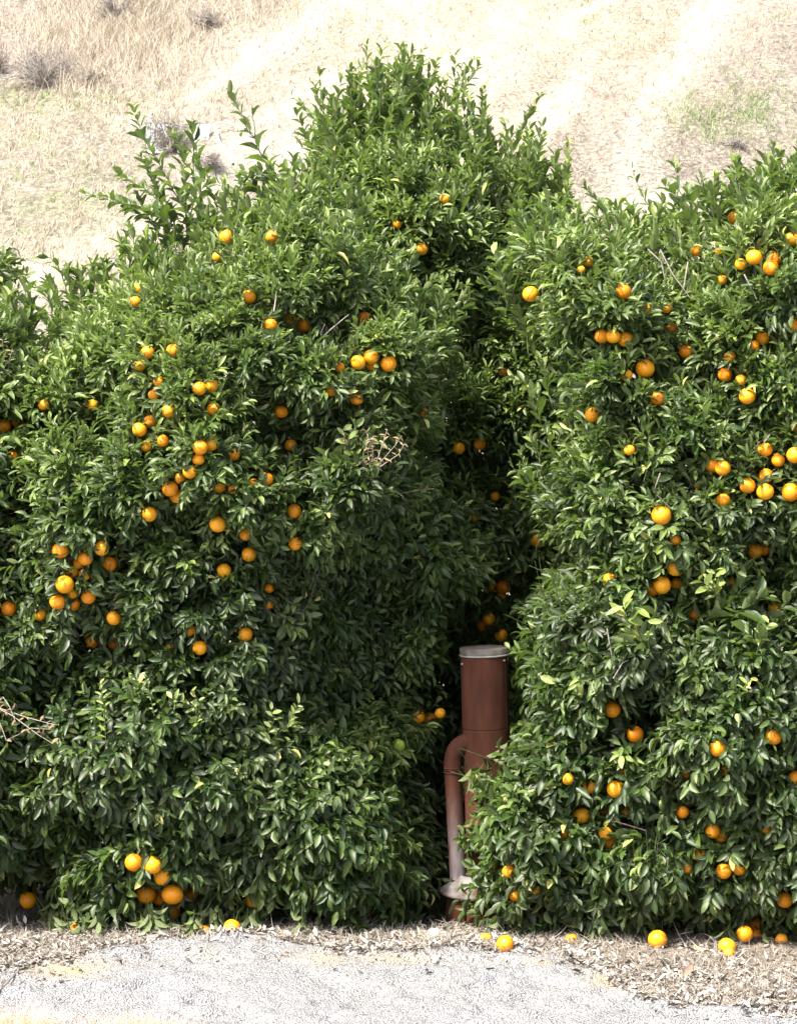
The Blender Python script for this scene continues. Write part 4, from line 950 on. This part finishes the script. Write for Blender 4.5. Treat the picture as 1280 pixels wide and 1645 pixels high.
T_ = np.concatenate([np.stack([np.full(seg, nb), jj, (jj + 1) % seg], -1), np.stack([np.full(seg, nb + 1), nb - seg + (jj + 1) % seg, nb - seg + jj], -1)])
ME_O = mesh_np('orange', V, Q, T_, M_ORANGE); ME_U = mesh_np('unripe_orange', V, Q, T_, M_UNRIPE)
tb = Tubes(6); tb.add(np.array([[0, 0, .86], [0, 0, .93]]), .16, .12); tb.add(np.array([[0, 0, .90], [.02, .02, 1.2], [.05, .10, 1.6], [.0, .35, 2.0]]), .05, .035); ME_C = tb.mesh('stem', M_TWIG)
GRP = dict(L='oranges on the front left tree', B='oranges on the tall back tree', R='oranges on the right tree', G='fallen oranges on the litter')
MODE = dict(f=.92, h=.70, p=.52, d=.78, u=.85, g=.8); INSET = dict(f=-.005, h=.02, p=.035, d=.085, u=.0, g=0)
clearing = dict((k, []) for k in TR); placed = []; ro = np.random.default_rng(77)
for line in ORANGES.strip().splitlines():
    key, nums, label = line.split('|'); u, v, r_, md = nums.split(); u, v, r_ = float(u), float(v), float(r_)
    if md == 'g':
        rad = r_ * 13 / FPX * .98; c = None
        y_ = np.linspace(-1.2, .6, 500); pp = P(np.full(500, u), np.full(500, v), y_); gz = ground_z(pp[:, 0], pp[:, 1]) + rad * .72
        k = int(np.argmin(np.abs(pp[:, 2] - gz))); c = pp[k]
    else:
        t = TR[key]; y = float(t.fy(u, v)) + INSET[md]; y = min(y, t.Yc - .05)
        c = P(u, v, y); rad = r_ * (y + 13) / FPX
        for _ in range(14):          # push apart from fruit already hung
            hitn = [(c2, r2) for c2, r2 in placed if np.linalg.norm(c2 - c) < (r2 + rad) * .97]
            if not hitn: break
            y += .02; c = P(u, v, y); rad = r_ * (y + 13) / FPX
        if md == 'u': y -= .10; c = P(u, v, y); rad = r_ * (y + 13) / FPX
        while c[2] - rad * (.97 if md == 'f' else .25) < float(ground_z(c[0], c[1])) and y > -.8:      # low fruit hang in front, just clear of the litter
            y -= .02; c = P(u, v, y); rad = r_ * (y + 13) / FPX
    placed.append((c, rad))
    nm = 'unripe_orange' if md == 'u' else 'orange'
    o = obj(nm, ME_U if md == 'u' else ME_O, None, c); s_ = ro.normal(1, .025, 3); o.scale = (rad * s_[0], rad * s_[1], rad * s_[2])
    o.rotation_euler = (ro.normal(0, .25), ro.normal(0, .25), ro.uniform(0, 6.28)) if md != 'g' else tuple(ro.uniform(0, 6.28, 3))
    tag(o, label, 'orange', GRP[key])
    if md not in 'g': obj('stem', ME_C, o)
    off = np.zeros(3)
    if md in 'hp': off = nrm(ro.normal(0, 1, 3) * [1, .1, 1] + [0, 0, -.5]) * rad * (.5 if md == 'h' else .6)
    for kk in (['L', 'R', 'B', 'F'] if key == 'G' else [key, 'F'] if key == 'L' else [key]): clearing[kk].append((c, rad, MODE[md], off))
    if key == 'B': clearing['R'].append((c, rad, MODE[md], off)) if u < 870 else None

# which part of each tree is hidden behind another (those leaves are not picked out as single objects)
def occ_by(polys):
    def f(u, v):
        o = np.ones(len(u))
        for p in polys:
            d, ins = poly_dist(u, v, p); o = np.where(ins & (d > 5), .0, o)
        return o
    return f
B_.occ = occ_by([L_.poly, R_.poly]); TR['D'].occ = occ_by([L_.poly, F_.poly]); L_.occ = occ_by([R_.poly, F_.poly])
nleaf = 0
for k, t in TR.items(): nleaf += t.build(clearing[k])
print('leaves', nleaf)
# ------------------------------------------------------------------ rusty irrigation standpipe
PY = .42; ps = (PY + 13) / FPX
def rust_mat():
    m, n, b, out = new_mat('rusted_steel')
    tc = N(n, 'ShaderNodeTexCoord'); ob = tc.outputs['Object']
    mp = N(n, 'ShaderNodeMapping'); mp.inputs['Scale'].default_value = (1, 1, .18); n.links.new(ob, mp.inputs[0])
    n1 = N(n, 'ShaderNodeTexNoise', i_Scale=16.0, i_Detail=10.0, i_Roughness=.75); n.links.new(mp.outputs[0], n1.inputs['Vector'])
    n2 = N(n, 'ShaderNodeTexNoise', i_Scale=6.0, i_Detail=4.0); n.links.new(ob, n2.inputs['Vector'])
    n3 = N(n, 'ShaderNodeTexNoise', i_Scale=140.0, i_Detail=4.0); n.links.new(ob, n3.inputs['Vector'])
    c = ramp(n, n1.outputs[0], [(.30, (.024, .011, .009)), (.43, (.060, .021, .014)), (.56, (.098, .033, .020)), (.74, (.14, .064, .036))])
    c = mix(n, math_(n, 'MULTIPLY', n2.outputs[0], .6), c, (.095, .042, .026))
    c = mix(n, .25, c, ramp(n, n3.outputs[0], [(.3, (.4, .4, .4)), (.7, (1, 1, 1))]), 'MULTIPLY')
    pa = N(n, 'ShaderNodeAttribute', attribute_name='paint').outputs['Fac']
    k = math_(n, 'MULTIPLY', pa, math_(n, 'MULTIPLY', math_(n, 'SUBTRACT', n1.outputs[0], .34, True), 4.0, True))
    c = mix(n, k, c, (.19, .19, .215)); n.links.new(c, b.inputs['Base Color'])
    b.inputs['Roughness'].default_value = .85; b.inputs['Specular IOR Level'].default_value = .2
    bump(n, b, n3.outputs[0], .35, .0015); return m
M_RUST = rust_mat()
M_GALV = simple('galvanised_metal', (.15, .15, .145), .8, 24, .0, .3, .002, .3, .0, (.085, .065, .05))
M_BEAD = simple('pale_metal_bead', (.34, .34, .33), .6, 24, .3)
def with_paint(me_, f):
    at = me_.attributes.new('paint', 'FLOAT', 'POINT'); co = np.zeros(len(me_.vertices) * 3, np.float32); me_.vertices.foreach_get('co', co); at.data.foreach_set('value', f(co.reshape(-1, 3)).astype(np.float32)); return me_
top = P(777, 1050, PY); R0 = 38.0 * ps
zg = float(ground_z(top[0], PY)) - .05; tilt = math.radians(1.6)
sp0 = empty('standpipe', (top[0] + math.tan(tilt) * (top[2] - zg), PY, zg)); tag(sp0, 'rusty irrigation standpipe with grey cap and side elbow pipe, between the trees', 'standpipe')
hT = top[2] - zg
def zpx(v): return float(P(777, v, PY)[2]) - zg
lean = Matrix.Rotation(-tilt, 4, 'Y')
def put(o): o.parent = sp0; o.matrix_local = lean; return o
zs = zpx(1170); z40 = zpx(1410)
prof = [(R0 * 1.02, z40 - .25), (R0 * 1.0, zs - .004), (R0 * 1.018, zs - .002), (R0 * 1.018, zs + .002), (R0, zs + .004), (R0, hT - .02), (R0 * .995, hT + .01)]
# finer rings so that the wall can be slightly dented
zz = np.concatenate([np.linspace(z40 - .25, zs - .006, 30), [zs - .003, zs - .0025, zs + .0025, zs + .003], np.linspace(zs + .006, hT + .01, 30)])
rr = np.full(len(zz), R0); rr[30:34] = [R0, R0 * .985, R0 * .985, R0]; rr = rr * (1 + .006 * fbm(zz * 5, zz * 0, 2))
put(obj('pipe', with_paint(lathe('pipe', np.stack([rr, zz], -1), M_RUST, 64), lambda c: c[:, 0] * 0), sp0))
put(obj('cap', lathe('cap', [(R0 * 1.03, hT - .005), (R0 * 1.03, hT + .028), (R0 * .995, hT + .032), (R0 * .5, hT + .033), (.0005, hT + .034)], M_GALV, 64)))
put(obj('cap_bead', lathe('cap_bead', [(R0 * 1.03, hT - .002), (R0 * 1.065, hT - .001), (R0 * 1.07, hT - .006), (R0 * 1.05, hT - .010), (R0 * 1.01, hT - .009)], M_BEAD, 64)))
for ang, dz in ((-2.75, .045), (-.62, .030)):
    tb = Tubes(8); c_ = np.array([math.cos(ang) * R0, math.sin(ang) * R0, hT - dz]); n_ = np.array([math.cos(ang), math.sin(ang), 0]); tb.add(np.stack([c_ - n_ * .004, c_ + n_ * .006, c_ + n_ * .009]), [.005, .005, .001], None)
    put(obj('rivet', tb.mesh('rivet', M_BEAD)))
tb = Tubes(4); tb.add(np.array([[math.cos(-.5) * R0 * 1.002, math.sin(-.5) * R0 * 1.002, z] for z in np.linspace(zs, hT - .03, 12)]), .0022, .0022); put(obj('weld_seam', with_paint(tb.mesh('weld_seam', M_RUST), lambda c: c[:, 0] * 0)))
# side pipe with its elbow
def LP(u, v, y=PY - .03): return P(u, v, y) - np.array(sp0.location)
er = 14.2 * ps
th = np.linspace(0, math.pi / 2, 14); ce = LP(758, 1222); Re = 31 * ps
el = [LP(775, 1191)] + [ce + np.array([-math.sin(t) * Re, 0, math.cos(t) * Re]) for t in th] + [LP(727, 1238)]
tb = Tubes(28); tb.add(np.array(el), np.full(len(el), er), None); o = obj('elbow', with_paint(tb.mesh('elbow', M_RUST), lambda c: c[:, 0] * 0), sp0)
zz = np.linspace(0, 1, 26)[:, None]; A0 = LP(727, 1240); A1 = LP(736, 1412, PY - .01)
def paint_f(c): return sstep(A0[2] - .12, A1[2] + .12, c[:, 2]) if False else np.clip(1 - (c[:, 2] - A1[2]) / (A0[2] - A1[2]) * 1.15, 0, 1) * (0.55 + 0.45 * (c[:, 0] > (A0[0] + A1[0]) / 2 - .03))
tb = Tubes(28); tb.add(A0 * (1 - zz) + A1 * zz, np.full(26, er * .96), None); obj('side_pipe', with_paint(tb.mesh('side_pipe', M_RUST), paint_f), sp0)
for v in (1234, 1241):
    c_ = LP(727, v); tb = Tubes(28); tb.add(np.stack([c_ + [0, 0, .004], c_ + [0, 0, .002], c_ - [0, 0, .002], c_ - [0, 0, .004]]), np.array([.96, 1.07, 1.07, .96]) * er, None); obj('joint_ring', with_paint(tb.mesh('joint_ring', M_RUST), lambda c: c[:, 0] * 0), sp0)
# base: pale sloping shoulder on a wide rusty drum
cb = LP(783, 1430, PY); dx = cb[0]
M_SH = simple('worn_galvanised_shoulder', (.19, .19, .195), .8, 12, .0, .3, .002, .3, 0.0, (.06, .035, .026))
o = obj('shoulder', lathe('shoulder', [(46 * ps, 27 * ps), (60 * ps, 12 * ps), (76 * ps, 2 * ps), (78 * ps, -2 * ps), (76 * ps, -5 * ps), (68 * ps, -6 * ps)], M_SH, 56), sp0); o.location = cb
zb = np.linspace(0, 1, 12); o = obj('drum', with_paint(lathe('drum', np.stack([(66 + 1.5 * np.cos(zb * 3)) * ps, -5 * ps - zb * (cb[2] - 5 * ps + .12)], -1), M_RUST, 56), lambda c: c[:, 0] * 0), sp0); o.location = cb
for t_ in (L_, R_):     pass

# ------------------------------------------------------------------ litter, stones, fallen twigs and dry weeds on the ground
def on_ground(u, v):
    return hit(u, v, ground_z, -6, 3, 2500)
n_ = 26000; lr = np.random.default_rng(9); X_ = lr.uniform(-2.4, 2.4, n_ * 3); ey = edge_y(X_); Y_ = ey + lr.exponential(.33, n_ * 3) - .07 - lr.exponential(.03, n_ * 3)
k = (Y_ < 1.4); stray = lr.random(n_ * 3) < .02; Y_ = np.where(stray, ey - lr.uniform(0, .5, n_ * 3), Y_); k &= (X_ > .9) | (lr.random(n_ * 3) < .8)
X_, Y_ = X_[k][:n_], Y_[k][:n_]; O = np.stack([X_, Y_, ground_z(X_, Y_) + lr.uniform(.0, .016, len(X_))], -1); m_ = len(O)
D = nrm(np.stack([lr.normal(0, 1, m_), lr.normal(0, 1, m_), lr.normal(.1, .25, m_)], -1)); Nn = nrm(np.stack([lr.normal(0, .5, m_), lr.normal(0, .5, m_), np.ones(m_)], -1))
A = Leaves(); A.add(O, D, Nn, lr.uniform(.014, .048, m_), lr.uniform(.15, .45, m_), lr.normal(.1, .35, m_), lr.uniform(.2, 1.1, m_), lr.random(m_))
m, n, b, out = new_mat('fallen_leaf'); tt = N(n, 'ShaderNodeAttribute', attribute_name='tint').outputs['Fac']
n.links.new(ramp(n, tt, [(0, (.08, .068, .06)), (.3, (.18, .16, .14)), (.7, (.29, .27, .245)), (1, (.48, .47, .45))]), b.inputs['Base Color']); b.inputs['Roughness'].default_value = .85; b.inputs['Specular IOR Level'].default_value = .15
M_FALLEN = m
o = obj('leaf_litter', mk_mesh('leaf_litter', A.cat(), np.zeros(3), M_FALLEN)); tag(o, 'curled dead leaves littering the ground under the trees', 'leaf litter', kind='stuff')
T = Tubes(3)
for _ in range(5000):
    x = lr.uniform(-2.3, 2.3); y = float(edge_y(x)) + lr.exponential(.28) - .02
    if y > .9: continue
    z = float(ground_z(x, y)) + lr.uniform(.003, .02); a = lr.uniform(0, 6.28); l = lr.uniform(.02, .09); d = np.array([math.cos(a), math.sin(a), lr.normal(.12, .3)]) * l
    q = np.array([x, y, z]); T.add(np.stack([q, q + d * .5 + lr.normal(0, .006, 3), q + d + lr.normal(0, .01, 3)]), .0018, .0008)
tag(obj('dry_stems', T.mesh('dry_stems', M_DEADTWIG)), 'fine broken dry stems mixed through the leaf litter', 'dry stems', kind='stuff')
# low curled dry weeds along the litter strip
grass('dry_weeds', [(u_, v_, 26, 8, 170, .055, 0.) for u_, v_ in ((40, 1510), (110, 1515), (170, 1508), (240, 1502), (300, 1500), (460, 1505), (640, 1510), (700, 1515), (760, 1520), (860, 1528), (920, 1530), (960, 1520), (1010, 1540), (1060, 1545), (1120, 1560), (1180, 1580), (1240, 1590), (1100, 1590), (1000, 1515), (890, 1515), (1200, 1600), (1220, 1550), (1140, 1530), (30, 1470), (10, 1490))]
      + [(575, 1488, 12, 3, 220, .085, 0.), (610, 1490, 14, 3, 120, .06, 0.), (1195, 1598, 22, 5, 300, .06, 0.), (1105, 1548, 8, 3, 60, .06, 0), (20, 1462, 14, 6, 90, .1, 0)], grass_mat('grey_weeds', (.15, .13, .11), (.42, .385, .335)), ground_z, -6, 3,
      'matted grey brown dry weeds along the edge of the litter', .0035)
grass('straw_tufts', [(28, 1668, 24, 6, 900, .11, .1), (235, 1676, 34, 5, 900, .10, .1), (205, 1672, 40, 5, 400, .09, .1), (60, 1690, 60, 10, 500, .09, .1)], grass_mat('orange_straw', (.62, .36, .22), (.78, .54, .38)), ground_z, -6, 3,
      'peach coloured straw tufts rising at the bottom left', .003)
def stone(u, v, wpx, hpx, label, seed, mat=M_STONE, name='stone'):
    r = np.random.default_rng(seed); p = on_ground(u, v); s_ = (p[1] + 13) / FPX; a = r.normal(0, 1, (60, 3)); a = nrm(a)
    import bmesh
    bm = bmesh.new()
    for q in a * np.array([wpx * s_ / 2, wpx * s_ / 2.4, hpx * s_ * .62]) * r.uniform(.8, 1.0, (60, 1)): bm.verts.new(q)
    r_ = bmesh.ops.convex_hull(bm, input=bm.verts); bmesh.ops.delete(bm, geom=[g for g in r_['geom_interior'] if isinstance(g, bmesh.types.BMVert)], context='VERTS')
    bmesh.ops.bevel(bm, geom=list(bm.edges), offset=.0015, segments=1, affect='EDGES')
    me_ = bpy.data.meshes.new(name); bm.to_mesh(me_); bm.free(); me_.materials.append(mat); return tag(obj(name, me_, None, p + np.array([0, 0, hpx * s_ * .25])), label, name)
stone(697, 1505, 29, 17, 'pale angular stone lying beside the rusty standpipe base', 1)
stone(229, 1508, 24, 11, 'pale stone at the left tree skirt below the lowest orange bunch', 2)
stone(1139, 1598, 30, 13, 'smooth pale stone in the litter at lower right', 3)
stone(1034, 1582, 10, 6, 'small dark pebble on the pale bank near its yellow patch', 4, M_RUBBER, 'pebble')
stone(98, 1578, 9, 4, 'small brown clod on the pale bank at lower left', 6, M_BARK, 'clod')
stone(72, 1553, 9, 4, 'small dark chip on the pale bank beside the thin tube', 7, M_RUBBER, 'chip')
def ground_path(pts, r0, r1, lift, mat, name, label, cat, sides=6):
    q = np.array([on_ground(u, v) + [0, 0, l] for u, v, l in [(a[0], a[1], a[2] if len(a) > 2 else lift) for a in pts]]); t = np.linspace(0, len(q) - 1, 24)
    c = np.stack([np.interp(t, np.arange(len(q)), q[:, k]) for k in range(3)], -1)
    for _ in range(3): c[1:-1] = (c[:-2] + 2 * c[1:-1] + c[2:]) / 4
    T = Tubes(sides); T.add(c, r0, r1); return T
def lay(name, label, cat, mat, strands):
    T = Tubes(6)
    for pts, r0, r1 in strands:
        t2 = ground_path(pts, r0, r1, .006, mat, name, label, cat); T.V += t2.V; T.Q += [q + T.n for q in t2.Q]; T.n += t2.n
    return tag(obj(name, T.mesh(name, mat)), label, cat)
lay('irrigation_tube', 'thin dark irrigation tube curving over the pale bank at lower left', 'tube', M_RUBBER, [([(-20, 1612), (5, 1590), (22, 1570), (40, 1554), (70, 1543), (95, 1534), (116, 1526)], .0035, .0035)])
lay('fallen_branch', 'grey forked fallen branch leaning into the right tree skirt, left of centre', 'branch', M_GREYTWIG, [([(842, 1532, .01), (880, 1520, .015), (905, 1512, .05), (928, 1500, .12)], .004, .003), ([(880, 1520, .015), (900, 1508, .05), (925, 1498, .10)], .003, .002), ([(842, 1532), (800, 1536), (770, 1538)], .003, .002), ([(885, 1520), (915, 1518), (940, 1512)], .003, .002)])
lay('fallen_branch', 'bent pale fallen branch right of the large dull fallen orange', 'branch', M_DEADTWIG, [([(1104, 1527, .005), (1090, 1512, .03), (1075, 1500, .10)], .004, .002), ([(1120, 1524, .006), (1098, 1510, .03), (1112, 1500, .08), (1124, 1492, .10)], .003, .0015), ([(1060, 1500, .14), (1064, 1510, .05)], .002, .0015), ([(1088, 1512, .03), (1112, 1510, .04)], .003, .002)])
lay('dead_twig', 'short straight dead twig half buried left of the yellow bank patch', 'twig', M_GREYTWIG, [([(92, 1580), (104, 1578), (116, 1576)], .003, .0015), ([(56, 1580), (68, 1576), (80, 1570)], .002, .001)])
lay('dead_twig', 'pale dry twig standing up at the lower left corner of the left tree', 'twig', M_DEADTWIG, [([(20, 1500, .0), (14, 1490, .04), (6, 1478, .10)], .003, .001), ([(20, 1500, .0), (18, 1488, .07)], .002, .001)])
# bark chip and a curled brown leaf
o = slab('bark_chip', [(1115, 1517, 0), (1136, 1527, .0), (1134, 1532, -.03), (1116, 1524, -.03)], on_ground(1125, 1526)[1] - .01, .006, simple('pale_bark', (.6, .47, .3), .9, 20, .3), 'pale peeled bark chip on the litter left of the fallen yellow orange', 'bark chip')
A = Leaves(); p = on_ground(1098, 1572) + np.array([0, 0, .005]); A.add(p[None], np.array([[.5, .1, .75]]), np.array([[-.3, -.9, .2]]), .075, .5, .3, .9, .35)
tag(obj('curled_leaf', mk_mesh('curled_leaf', A.cat(), p, simple('brown_leaf', (.26, .17, .13), .8, 40, .4)), None, p), 'large curled brown dead leaf standing in the litter at lower right', 'dead leaf')
